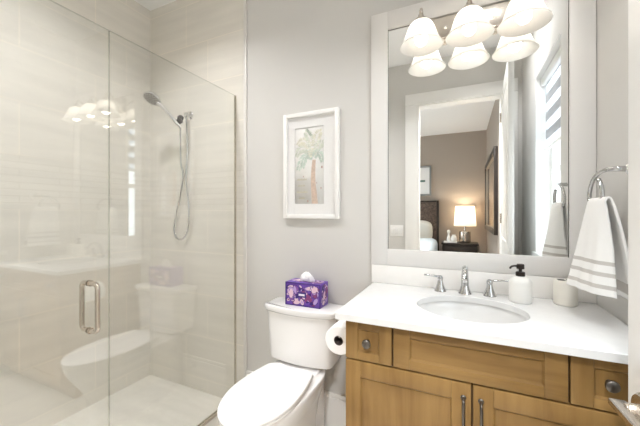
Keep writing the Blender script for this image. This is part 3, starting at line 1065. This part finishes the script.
for s, z in ((0.985, 0.4205), (1.0, 0.424), (1.0, 0.432), (0.992, 0.4365), (0.975, 0.439), (0.90, 0.4415), (0.7, 0.444), (0.4, 0.446), (0.1, 0.4465)):
    rr.append([(x, y, z) for x, y in scale2(o2, TX, cy, s)])
b.loft(rr)
b.build('lid', 'seat_plastic', tl, sharp=50)
for s in (-1, 1):
    b = MB(); b.box((TX + s * 0.075 - 0.02, -0.236, 0.403), (TX + s * 0.075 + 0.02, -0.2165, 0.432), 0.005, seg=3); b.build('lid_hinge', 'seat_plastic', tl)
# tank with bowed front


def tank_ring(z, hw, yf, bow, yb=-0.022, n=20):
    pts = []
    r = 0.022
    pts.append((TX + hw, yb, z))
    for k in range(n + 1):
        t = k / n
        x = TX + hw - 2 * hw * t
        q = (2 * t - 1)
        e = 1 - abs(q) ** 6 * 0.12
        y = yf - bow * (1 - q * q)
        if k in (0, n):
            pts.append((x, y + r, z))
            pts.append((x + (0.008 if k == n else -0.008), y + 0.006, z))
        else:
            pts.append((x, y, z))
    pts.append((TX - hw, yb, z))
    return pts


b = MB()
b.loft([tank_ring(0.4225, 0.180, -0.152, 0.026), tank_ring(0.428, 0.191, -0.160, 0.030), tank_ring(0.445, 0.195, -0.163, 0.031), tank_ring(0.60, 0.205, -0.168, 0.032), tank_ring(0.694, 0.210, -0.171, 0.032)])
b.build('tank', 'porcelain', tl, sharp=50)
b = MB()
b.loft([tank_ring(0.6945, 0.210, -0.172, 0.033, -0.020), tank_ring(0.699, 0.216, -0.177, 0.033, -0.016), tank_ring(0.704, 0.222, -0.182, 0.033, -0.014), tank_ring(0.722, 0.223, -0.183, 0.033, -0.014), tank_ring(0.728, 0.221, -0.181, 0.033, -0.016), tank_ring(0.7305, 0.214, -0.174, 0.032, -0.022)])
b.build('tank_lid', 'porcelain', tl, sharp=50)
b = MB()
lx = TX + 0.212
b.lathe([(0.014, 0), (0.014, 0.004), (0.008, 0.008), (0.008, 0.016)], (lx - 0.002, -0.12, 0.668), (1, 0, 0), 20)
b.tube([(lx + 0.012, -0.115, 0.668), (lx + 0.013, -0.15, 0.664), (lx + 0.013, -0.178, 0.657)], [0.006, 0.0055, 0.007], 12)
b.build('flush_lever', 'chrome', tl)
for s in (-1, 1):
    b = MB(); b.lathe([(0.013, 0), (0.013, 0.008), (0.009, 0.014), (0.002, 0.017)], (TX + s * 0.135, -0.33, 0.0), n=18); b.build('bolt_cap', 'seat_plastic', tl)
b = MB()
b.tube(smooth_path([(TX - 0.14, -0.10, 0.44), (TX - 0.15, -0.09, 0.36), (TX - 0.19, -0.06, 0.24), (TX - 0.195, -0.05, 0.16)], 6), 0.005, 10)
b.lathe([(0.02, 0), (0.02, 0.003), (0.007, 0.005), (0.007, 0.05)], (TX - 0.195, -0.0165, 0.16 - 0.005), (0, -1, 0), 18)
b.build('supply_line', 'chrome', tl)

# ------------------------------------------------------------------ tissue box
tx0, tx1, ty0, ty1, tz0, tz1 = -0.915, -0.697, -0.136, -0.030, 0.7309, 0.860
tbx = thing('tissue_box', 'purple petal-patterned tissue box on the toilet tank lid', 'tissue box', ((tx0 + tx1) / 2, (ty0 + ty1) / 2, tz0))
b = MB(); b.box((tx0, ty0, tz0), (tx1, ty1, tz1), 0.002)
rnd = random.Random(11)


def petal(center, ux, vx, a, r1, r2, mi, nrm, lift):
    c = Vector(center) + Vector(nrm) * lift
    pts = []
    for k in range(18):
        t = 2 * PI * k / 18
        p, q = r1 * math.cos(t), r2 * math.sin(t)
        pts.append(c + Vector(ux) * (p * math.cos(a) - q * math.sin(a)) + Vector(vx) * (p * math.sin(a) + q * math.cos(a)))
    b.poly(pts, mi)


def petals(org, ux, vx, W, Hh, nrm, n):
    k = 0
    for i in range(n):
        r1 = rnd.uniform(0.009, 0.019); r2 = r1 * rnd.uniform(0.4, 0.7)
        u = rnd.uniform(r1 + 0.004, W - r1 - 0.004); v = rnd.uniform(r1 + 0.004, Hh - r1 - 0.004)
        c = Vector(org) + Vector(ux) * u + Vector(vx) * v
        mi = rnd.choice([1, 2, 2, 3, 3, 4, 4, 5, 5, 1])
        a = rnd.uniform(0, PI)
        lift = 0.0003 + 0.00003 * i
        petal(c, ux, vx, a, r1 * 1.12, r2 * 1.2, 1, nrm, lift - 0.000012)
        petal(c, ux, vx, a, r1, r2, mi, nrm, lift)
        if mi in (4, 5):
            petal(c, ux, vx, a, r1 * 0.55, r2 * 0.5, rnd.choice([5, 3, 4]), nrm, lift + 0.000008)
    return n


petals((tx0, ty0, tz0), (1, 0, 0), (0, 0, 1), tx1 - tx0, tz1 - tz0, (0, -1, 0), 85)
petals((tx1, ty0, tz0), (0, 1, 0), (0, 0, 1), ty1 - ty0, tz1 - tz0, (1, 0, 0), 45)
petals((tx0, ty0, tz1), (1, 0, 0), (0, 1, 0), tx1 - tx0, ty1 - ty0, (0, 0, 1), 60)
# big pale petals and dark rim of the front, white word bar on a violet panel
F = 0.0030
for (u, v, a, r1, r2, mi) in ((0.037, 0.066, 1.5, 0.026, 0.013, 5), (0.184, 0.098, 0.7, 0.021, 0.014, 5), (0.074, 0.019, 0.2, 0.021, 0.010, 5), (0.150, 0.050, 2.2, 0.024, 0.013, 3), (0.062, 0.088, 1.8, 0.022, 0.009, 4), (0.145, 0.104, 0.6, 0.013, 0.007, 5), (0.19, 0.035, 1.0, 0.02, 0.010, 4)):
    petal((tx0 + u, ty0, tz0 + v), (1, 0, 0), (0, 0, 1), a, r1, r2, mi, (0, -1, 0), F)
    F += 0.00005
for (u, v, a, r1, r2, mi) in ((0.045, 0.06, 1.2, 0.026, 0.012, 5), (0.08, 0.085, 1.9, 0.02, 0.011, 3), (0.075, 0.03, 0.8, 0.018, 0.010, 4)):
    petal((tx1, ty0 + u, tz0 + v), (0, 1, 0), (0, 0, 1), a, r1, r2, mi, (1, 0, 0), 0.0022)
b.box((tx0 + 0.080, ty0 - 0.0038, tz0 + 0.050), (tx0 + 0.132, ty0 - 0.001, tz0 + 0.078), 0.0004, mi=1)
b.box((tx0 + 0.086, ty0 - 0.0046, tz0 + 0.058), (tx0 + 0.123, ty0 - 0.001, tz0 + 0.069), 0.0004, mi=6)
e = 0.004
for (p, q) in (((tx0, tz0), (tx1, tz0 + e)), ((tx0, tz1 - e), (tx1, tz1)), ((tx0, tz0 + e), (tx0 + e, tz1 - e)), ((tx1 - e, tz0 + e), (tx1, tz1 - e))):
    b.box((p[0], ty0 - 0.004, p[1]), (q[0], ty0 + 0.001, q[1]), mi=1)
b.build('carton', ['bx_violet', 'bx_indigo', 'bx_purple', 'bx_plum', 'bx_lilac', 'bx_pink', 'bx_white'], tbx, recalc=True)
b = MB()
rings = []
for i, (z, rx, ry) in enumerate(((0.8595, 0.044, 0.014), (0.870, 0.040, 0.020), (0.882, 0.035, 0.022), (0.893, 0.029, 0.020), (0.903, 0.018, 0.014), (0.910, 0.007, 0.006))):
    rings.append([((tx0 + tx1) / 2 - 0.002 + 0.004 * i / 5 + rx * (1 + 0.22 * math.sin(5 * a + i)) * math.cos(a), (ty0 + ty1) / 2 + ry * (1 + 0.25 * math.cos(4 * a + i * 1.3)) * math.sin(a), z + 0.005 * math.sin(3 * a + i)) for a in [2 * PI * k / 32 for k in range(32)]])
b.loft(rings, False, True)
b.build('tissue', 'paper', tbx, sharp=60)

# ------------------------------------------------------------------ toilet paper
ph = thing('toilet_paper_holder', 'nickel toilet paper holder on the side of the vanity cabinet', 'toilet paper holder', (-0.406, -0.33, 0.7265))
b = MB()
b.lathe([(0.022, 0), (0.022, 0.005), (0.010, 0.010), (0.008, 0.052)], (CX0, -0.315, 0.7265), (-1, 0, 0), 24)
b.tube(smooth_path([(CX0 - 0.050, -0.315, 0.7268), (CX0 - 0.062, -0.317, 0.7268), (CX0 - 0.066, -0.330, 0.7268), (CX0 - 0.066, -0.36, 0.7268), (CX0 - 0.066, -0.432, 0.7268)], 5), 0.006, 12)
b.build('holder_arm', 'nickel', ph)
rx, ry, rz = CX0 - 0.066, -0.445, 0.714
b = MB()
b.lathe([(0.0205, 0.0), (0.057, 0.0), (0.0605, 0.003), (0.0605, 0.099), (0.057, 0.102), (0.0205, 0.102), (0.0205, 0.0)], (rx, ry, rz), (0, 1, 0), 48, cap0=False, cap1=False)
bmesh.ops.remove_doubles(b.bm, verts=b.bm.verts[:], dist=1e-6)
roll = b.build('toilet_paper_roll', 'paper', origin=(rx, ry, rz))
tag(roll, 'white toilet paper roll hanging at the side of the vanity', 'toilet paper')
b = MB()
b.lathe([(0.0202, 0.001), (0.0202, 0.101), (0.0190, 0.101), (0.0190, 0.001), (0.0202, 0.001)], (rx, ry, rz), (0, 1, 0), 32, cap0=False, cap1=False)
b.build('cardboard_core', 'cardboard', roll)

# ------------------------------------------------------------------ framed palm print
px0, px1, pz0, pz1 = -0.998, -0.634, 1.217, 1.850
fp = thing('framed_picture', 'white framed palm tree watercolour on the wall above the toilet', 'picture', ((px0 + px1) / 2, 0, pz0))
fw = 0.024
b = MB()
for (p, q) in (((px0, pz0), (px0 + fw, pz1)), ((px1 - fw, pz0), (px1, pz1)), ((px0 + fw, pz0), (px1 - fw, pz0 + fw)), ((px0 + fw, pz1 - fw), (px1 - fw, pz1))):
    b.box((p[0], -0.030, p[1]), (q[0], -0.001, q[1]), 0.0025)
b.build('frame', 'white_trim', fp)
ax0, ax1, az0, az1 = -0.926, -0.733, pz0 + 0.088, pz1 - 0.088
b = MB()
b.box((px0 + fw, -0.012, pz0 + fw), (ax0, -0.008, pz1 - fw)); b.box((ax1, -0.012, pz0 + fw), (px1 - fw, -0.008, pz1 - fw))
b.box((ax0, -0.012, pz0 + fw), (ax1, -0.008, az0)); b.box((ax0, -0.012, az1), (ax1, -0.008, pz1 - fw))
b.build('mat_board', 'mat_board', fp)
b = MB(); b.box((px0 + fw, -0.0205, pz0 + fw), (px1 - fw, -0.0185, pz1 - fw)); b.build('picture_glass', 'picture_glass', fp)
AW, AH = ax1 - ax0, az1 - az0
b = MB()
b.box((ax0 - 0.01, -0.0075, az0 - 0.01), (ax1 + 0.01, -0.005, az1 + 0.01))
YA = -0.0078


def A(u, v, l=0):
    return (ax0 + AW * u, YA - 0.00002 * l, az0 + AH * v)


# trunk: slightly curved, wider at the foot
tr_l = [(0.60, 0.00), (0.585, 0.08), (0.57, 0.16), (0.545, 0.26), (0.54, 0.36), (0.555, 0.48), (0.575, 0.57)]
for i in range(len(tr_l) - 1):
    w0 = 0.105 - 0.008 * i; w1 = 0.105 - 0.008 * (i + 1)
    (u0, v0), (u1, v1) = tr_l[i], tr_l[i + 1]
    b.poly([A(u0 - w0 + 0.09, v0, 1), A(u0 + w0 + 0.09, v0, 1), A(u1 + w1 + 0.09, v1, 1), A(u1 - w1 + 0.09, v1, 1)], 5)


def frond(pts, L, mi, lay, n=15):
    """curved rib with thin hanging leaflets on both sides"""
    asp = AW / AH
    P_ = smooth_path([(u, v, 0) for u, v in pts], 12)
    for i in range(n):
        t = (i + 0.5) / n
        k = int(t * (len(P_) - 2))
        p, d = P_[k], (P_[k + 1] - P_[k])
        d = Vector((d.x * asp, d.y, 0)).normalized()
        ll = L * (0.45 + 0.75 * math.sin(PI * (0.15 + 0.8 * t)))
        for s_ in (-1, 1):
            q = (d * 0.55 + Vector((-d.y, d.x, 0)) * s_ * 0.8 + Vector((0, -0.35, 0))).normalized() * ll
            w = Vector((-q.y, q.x, 0)).normalized() * 0.010
            m_ = q * 0.5
            c_ = [(-w.x * 0.3, -w.y * 0.3), (m_.x - w.x, m_.y - w.y), (q.x, q.y), (m_.x + w.x, m_.y + w.y)]
            b.poly([A(p.x + x / asp, p.y + y, lay + 0.3 * i + (0.15 if s_ > 0 else 0)) for x, y in c_], mi)


frond([(0.64, 0.60), (0.45, 0.66), (0.22, 0.56), (0.10, 0.44)], 0.075, 2, 2)
frond([(0.64, 0.60), (0.42, 0.63), (0.30, 0.55), (0.26, 0.47)], 0.06, 2, 7)
frond([(0.64, 0.61), (0.42, 0.72), (0.18, 0.72), (0.03, 0.62)], 0.07, 1, 12)
frond([(0.64, 0.61), (0.45, 0.78), (0.25, 0.83), (0.08, 0.78)], 0.065, 3, 17)
frond([(0.64, 0.62), (0.56, 0.80), (0.48, 0.90), (0.34, 0.95)], 0.065, 1, 22)
frond([(0.65, 0.62), (0.72, 0.80), (0.80, 0.90), (0.92, 0.93)], 0.065, 3, 27)
frond([(0.65, 0.61), (0.80, 0.74), (0.92, 0.78), (0.98, 0.72)], 0.06, 1, 32)
frond([(0.65, 0.60), (0.78, 0.66), (0.90, 0.62), (0.95, 0.53)], 0.06, 2, 37)
b.poly([A(0.38, 0.975, 45), A(0.45, 0.985, 45), A(0.60, 0.895, 45), A(0.53, 0.88, 45)], 4)
for (v, u0, u1) in ((0.315, 0.06, 0.42), (0.235, 0.10, 0.36), (0.150, 0.06, 0.44), (0.070, 0.14, 0.36)):
    k = 13
    for i in range(k):
        ua, ub = lerp(u0, u1, i / k), lerp(u0, u1, (i + 0.75) / k)
        hgt = 0.012 + 0.016 * abs(math.sin(i * 2.3 + v * 40))
        b.poly([A(ua, v - 0.004, 20), A(ub, v - 0.006, 20), A(ub - 0.005, v + hgt, 20), A(ua + 0.006, v + hgt * 0.6, 20)], 6)
for (u, v, r) in ((0.93, 0.47, 0.030), (0.90, 0.20, 0.022), (0.75, 0.27, 0.016), (0.45, 0.035, 0.028), (0.30, 0.36, 0.018)):
    b.poly([A(u + r * math.cos(t), v + r * 0.55 * math.sin(t), 22) for t in [2 * PI * k / 10 for k in range(10)]], 7)
b.build('print', ['art_paper', 'palm_green', 'palm_teal', 'palm_olive', 'palm_dark', 'palm_trunk', 'art_ink', 'art_red'], fp, recalc=False)

# ------------------------------------------------------------------ shower glass
GZ0, GZ1 = 0.022, 2.037
gp = thing('shower_glass_panel', 'fixed clear glass shower panel beside the toilet', 'glass panel', (GX, -0.41, GZ0))


def glass_box(x0, x1, y0, y1, z0, z1):
    b = MB(); b.box((x0, y0, z0), (x1, y1, z1))
    for f in b.bm.faces:
        f.normal_update()
        if abs(f.normal.x) < 0.5:
            f.material_index = 1
    return b


glass_box(GX - 0.004, GX + 0.004, -0.8245, -0.016, GZ0, GZ1).build('glass_pane', ['shower_glass', 'glass_edge'], gp)
b = MB(); b.box((GX - 0.007, -0.0155, 0.002), (GX + 0.007, -0.0101, GZ1)); b.build('wall_channel', 'nickel', gp)
b = MB(); b.box((GX - 0.010, -0.826, 0.001), (GX + 0.010, -0.016, 0.021), 0.001); b.build('floor_channel', 'nickel', gp)
gd = thing('shower_door', 'frameless glass shower door with a chrome D handle', 'shower door', (GX, -1.2, GZ0))
glass_box(GX - 0.004, GX + 0.004, -1.700, -0.8268, GZ0 + 0.006, GZ1).build('glass_pane', ['shower_glass', 'glass_edge'], gd)
for s in (-1, 1):
    b = MB()
    y, z0, z1 = -0.902, 0.770, 0.963
    x = GX + s * 0.0055
    b.tube(smooth_path([(x, y, z1), (x + s * 0.028, y, z1), (x + s * 0.040, y, z1 - 0.004), (x + s * 0.0475, y, z1 - 0.014), (x + s * 0.0485, y, z1 - 0.03), (x + s * 0.0485, y, (z0 + z1) / 2), (x + s * 0.0485, y, z0 + 0.03), (x + s * 0.0475, y, z0 + 0.014), (x + s * 0.040, y, z0 + 0.004), (x + s * 0.028, y, z0), (x, y, z0)], 5), 0.0095, 16)
    for z in (z0, z1):
        b.lathe([(0.0125, 0.0), (0.0125, 0.004)], (x, y, z), (s, 0, 0), 18)
    b.build('door_handle', 'nickel', gd)
for z in (0.35, 1.75):
    b = MB(); b.box((GX - 0.013, -1.738, z - 0.045), (GX - 0.0052, -1.650, z + 0.045), 0.002); b.box((GX + 0.0052, -1.738, z - 0.045), (GX + 0.013, -1.650, z + 0.045), 0.002); b.build('hinge', 'nickel', gd)

# ------------------------------------------------------------------ hand shower
hs = thing('hand_shower', 'chrome hand shower with looped metal hose on the tiled shower wall', 'shower', (-1.84, -0.01, 1.95))
EX, EZ = -1.801, 1.957
b = MB()
b.lathe([(0.032, 0.0), (0.032, 0.004), (0.024, 0.010), (0.012, 0.014), (0.011, 0.030)], (EX, -0.010, EZ), (0, -1, 0), 28)
b.lathe([(0.014, -0.014), (0.014, 0.014)], (EX, -0.045, EZ), n=20)
b.tube([(EX, -0.035, EZ), (EX - 0.003, -0.055, EZ - 0.010), (EX - 0.006, -0.080, EZ - 0.030)], 0.0095, 14)
b.build('wall_elbow', 'chrome', hs)
b = MB()
b.ellipsoid((-1.806, -0.090, 1.920), (0.022, 0.020, 0.022))
b.lathe([(0.017, -0.018), (0.019, 0.0), (0.017, 0.018)], (-1.800, -0.104, 1.893), (-0.35, -0.6, 0.75), 20)
b.build('swivel_holder', 'bronze', hs)
hb = Vector((-1.789, -0.105, 1.850)); ht = Vector((-1.845, -0.205, 1.972))
b = MB()
hp = smooth_path([hb, hb.lerp(ht, 0.35), hb.lerp(ht, 0.7) + Vector((0, 0, 0.004)), ht, ht + Vector((-0.020, -0.020, 0.022))], 6)
b.tube(hp, [0.0105 + 0.004 * i / (len(hp) - 1) for i in range(len(hp))], 16)
b.build('handle', 'chrome', hs)
hc = Vector((-1.892, -0.245, 2.018))
hn = Vector((0.05, -0.50, -0.86)).normalized()
hd = MB(); hd.lathe([(0.010, -0.036), (0.028, -0.032), (0.046, -0.020), (0.056, -0.006), (0.058, 0.002), (0.055, 0.006), (0.050, 0.006)], hc, hn, 36)
head = hd.build('spray_head', 'chrome', hs)
b = MB(); b.lathe([(0.050, 0.0062), (0.050, 0.0075), (0.002, 0.009)], hc, hn, 32)
face = b.build('spray_face', 'dark_metal', head)
b = MB()
q = Vector((0, 0, 1)).rotation_difference(hn).to_matrix()
for r, n in ((0.042, 16), (0.028, 10), (0.013, 5)):
    for k in range(n):
        a = 2 * PI * k / n
        p = hc + q @ Vector((r * math.cos(a), r * math.sin(a), 0.007))
        b.lathe([(0.0050, 0), (0.0042, 0.0035)], p, hn, 8)
nz = b.build('spray_nozzles', 'ceramic', head)
b = MB()
hose = [hb, (-1.800, -0.095, 1.81), (-1.835, -0.065, 1.70), (-1.845, -0.050, 1.60), (-1.836, -0.042, 1.52), (-1.870, -0.038, 1.37), (-1.915, -0.036, 1.23), (-1.934, -0.035, 1.13), (-1.915, -0.035, 1.075), (-1.872, -0.034, 1.056), (-1.822, -0.034, 1.085), (-1.790, -0.034, 1.17), (-1.793, -0.032, 1.33), (-1.822, -0.028, 1.50), (-1.812, -0.028, 1.64), (-1.800, -0.036, 1.78), (-1.797, -0.044, 1.88), (EX, -0.045, 1.944)]
b.tube(smooth_path(hose, 8), 0.0066, 10)
b.build('hose', 'tap_chrome', hs)

# ------------------------------------------------------------------ light switch by the doorway
ls = thing('light_switch', 'white light switch plate beside the doorway casing', 'light switch', (-0.645, YD, 1.06))
b = MB(); b.box((-0.715, YD, 1.00), (-0.575, YD + 0.006, 1.12), 0.002); b.build('plate', 'white_trim', ls)
for k in range(3):
    xx = -0.691 + 0.046 * k
    b = MB(); b.box((xx - 0.016, YD + 0.006, 1.027), (xx + 0.016, YD + 0.010, 1.093), 0.0015); b.build('rocker', 'seat_plastic', ls)

# ------------------------------------------------------------------ bedroom furniture
bed = thing('bed', 'bed with dark woven headboard and pale blue bedding, seen in the mirror', 'bed', (-1.25, -3.9, 0))
b = MB(); b.box((-2.15, -5.03, 0.05), (-0.47, -4.95, 1.47), 0.01); b.build('headboard', 'rattan', bed)
b = MB()
for x in (-2.18, -0.47):
    b.box((x, -5.04, 0.0), (x + 0.045, -4.94, 1.50), 0.005)
b.box((-2.135, -5.04, 1.47), (-0.47, -4.94, 1.50), 0.005)
b.build('headboard_frame', 'espresso', bed)
b = MB(); b.box((-2.12, -4.94, 0.0), (-0.47, -2.85, 0.30), 0.01); b.build('bed_base', 'espresso', bed)
b = MB(); b.box((-2.13, -4.93, 0.30), (-0.45, -2.83, 0.66), 0.06, seg=4); b.build('mattress', 'pillow_cloth', bed)
b = MB(); b.box((-2.17, -4.50, 0.28), (-0.41, -2.80, 0.785), 0.11, seg=6); b.build('duvet', 'duvet', bed)


def pillow(x, y, z, tilt, label, m):
    b = MB()
    rings = []
    W, Hh, T = 0.33, 0.22, 0.10
    nn = 28
    for t in (-1.0, -0.8, -0.4, 0.0, 0.4, 0.8, 1.0):
        s = math.sqrt(max(0.0, 1 - abs(t) ** 2.4)) * 0.25 + 0.75
        ring = []
        for k in range(nn):
            a = 2 * PI * k / nn
            c, si = math.cos(a), math.sin(a)
            px = W * s * abs(c) ** 0.55 * (1 if c >= 0 else -1)
            pz = Hh * s * abs(si) ** 0.55 * (1 if si >= 0 else -1)
            ring.append(Vector((px, t * T, pz)))
        rings.append(ring)
    R_ = Matrix.Rotation(tilt, 3, 'X')
    b.loft([[R_ @ p + Vector((x, y, z)) for p in r] for r in rings])
    o = b.build('pillow', m, origin=(x, y, z), sharp=60)
    tag(o, label, 'pillow', 'pillows on the bed')


pillow(-0.86, -4.81, 0.885, -0.25, 'cream pillow leaning on the headboard at the lamp side', 'pillow_cloth')
pillow(-1.72, -4.81, 0.885, -0.25, 'cream pillow leaning on the headboard at the far side', 'pillow_cloth')

ns = thing('nightstand', 'black nightstand between the bed and the bedroom corner', 'nightstand', (-0.03, -4.8, 0))
b = MB(); b.box((-0.36, -5.03, 0.66), (0.27, -4.56, 0.69), 0.004); b.build('top', 'espresso', ns)
b = MB(); b.box((-0.34, -5.02, 0.12), (0.25, -4.60, 0.66), 0.003); b.build('body', 'espresso', ns)
for z0, z1 in ((0.40, 0.64), (0.14, 0.385)):
    b = MB(); b.box((-0.325, -4.60, z0), (0.235, -4.582, z1), 0.003); dd = b.build('drawer', 'espresso', ns)
    b = MB(); b.lathe([(0.006, 0), (0.006, 0.01), (0.014, 0.016), (0.011, 0.026), (0.002, 0.028)], (-0.045, -4.582, (z0 + z1) / 2), (0, 1, 0), 16); b.build('knob', 'nickel', dd)
for x in (-0.335, 0.205):
    for y in (-5.015, -4.645):
        b = MB(); b.box((x, y, 0), (x + 0.04, y + 0.04, 0.12), 0.003); b.build('leg', 'espresso', ns)

lmp = thing('table_lamp', 'lit table lamp with cream shade and silver drum base on the nightstand', 'lamp', (0.045, -4.80, 0.6905))
x, y = 0.045, -4.80
b = MB(); b.lathe([(0.085, 0.0), (0.095, 0.004), (0.100, 0.02), (0.100, 0.20), (0.095, 0.212), (0.03, 0.218), (0.016, 0.222)], (x, y, 0.6905), n=36); b.build('base', 'nickel', lmp)
b = MB(); b.lathe([(0.012, 0.220), (0.012, 0.42), (0.02, 0.43), (0.02, 0.47)], (x, y, 0.6905), n=16); b.build('stem', 'chrome', lmp)
b = MB(); b.lathe([(0.195, 1.005), (0.165, 1.38)], (x, y, 0), n=48, cap0=False, cap1=False); b.build('lamp_shade', 'fabric_shade', lmp)
b = MB(); b.ellipsoid((x, y, 1.20), (0.03, 0.03, 0.04)); b.build('bulb', bulb_mat('bedside_bulb', (1, 0.82, 0.6), 10.0), lmp)
l = bpy.data.lights.new('lamp_light', 'POINT'); l.energy = 10; l.color = (1.0, 0.80, 0.58); l.shadow_soft_size = 0.05
lo = bpy.data.objects.new('lamp_light', l); COL.objects.link(lo); lo.parent = lmp; lo.location = (0, 0, 0.595)

b = MB(); b.box((-0.32, -4.80, 0.6905), (-0.09, -4.62, 0.715), 0.004)
tag(b.build('tray', 'ceramic', origin=(-0.2, -4.7, 0.6905)), 'low white tray on the nightstand beside the lamp', 'tray')
b = MB(); b.lathe([(0.025, 0), (0.034, 0.01), (0.038, 0.04), (0.028, 0.08), (0.016, 0.11), (0.016, 0.14), (0.022, 0.155), (0.030, 0.175), (0.026, 0.20), (0.012, 0.215)], (-0.235, -4.70, 0.7155), n=24)
tag(b.build('vase', 'ceramic', origin=(-0.235, -4.70, 0.7155)), 'small tall white vase on the nightstand tray', 'vase')
b = MB(); b.lathe([(0.03, 0), (0.045, 0.01), (0.052, 0.05), (0.044, 0.09), (0.03, 0.11), (0.034, 0.125)], (-0.145, -4.69, 0.7155), n=24)
tag(b.build('jar', 'ceramic', origin=(-0.145, -4.69, 0.7155)), 'squat white jar between vase and lamp on the nightstand', 'jar')

wp = thing('framed_picture', 'silver framed picture with a dark green stroke above the headboard', 'picture', (-0.9, BYB, 1.6))
b = MB()
q0, q1, r0, r1 = -1.25, -0.575, 1.605, 2.22
for (p, q) in (((q0, r0), (q0 + 0.035, r1)), ((q1 - 0.035, r0), (q1, r1)), ((q0 + 0.035, r0), (q1 - 0.035, r0 + 0.035)), ((q0 + 0.035, r1 - 0.035), (q1 - 0.035, r1))):
    b.box((p[0], BYB + 0.001, p[1]), (q[0], BYB + 0.035, q[1]), 0.003)
b.build('frame', 'silver_frame', wp)
b = MB(); b.box((q0 + 0.035, BYB + 0.002, r0 + 0.035), (q1 - 0.035, BYB + 0.012, r1 - 0.035))
b.box((q0 + 0.16, BYB + 0.0121, 1.89), (q1 - 0.12, BYB + 0.013, 1.93), mi=1)
b.build('print', ['mat_board', 'sea_ink'], wp)

bmr = thing('wall_mirror', 'dark framed rectangular mirror on the bedroom side wall', 'mirror', (BXR, -3.9, 0.95))
b = MB()
y0, y1, z0, z1 = -4.78, -2.95, 0.96, 2.12
k = 0.075
for (p, q) in (((y0, z0), (y0 + k, z1)), ((y1 - k, z0), (y1, z1)), ((y0 + k, z0), (y1 - k, z0 + k)), ((y0 + k, z1 - k), (y1 - k, z1))):
    b.box((BXR - 0.045, p[0], p[1]), (BXR - 0.001, q[0], q[1]), 0.004)
b.build('frame', 'espresso', bmr)
b = MB()
y0 += k; y1 -= k; z0 += k; z1 -= k
kk = 0.005
for (p, q) in (((y0, z0), (y0 + kk, z1)), ((y1 - kk, z0), (y1, z1)), ((y0 + kk, z0), (y1 - kk, z0 + kk)), ((y0 + kk, z1 - kk), (y1 - kk, z1))):
    b.box((BXR - 0.032, p[0], p[1]), (BXR - 0.012, q[0], q[1]), 0.002)
b.build('fillet', 'gold_edge', bmr)
b = MB(); b.box((BXR - 0.012, y0, z0), (BXR - 0.006, y1, z1)); b.build('mirror_glass', 'mirror', bmr)
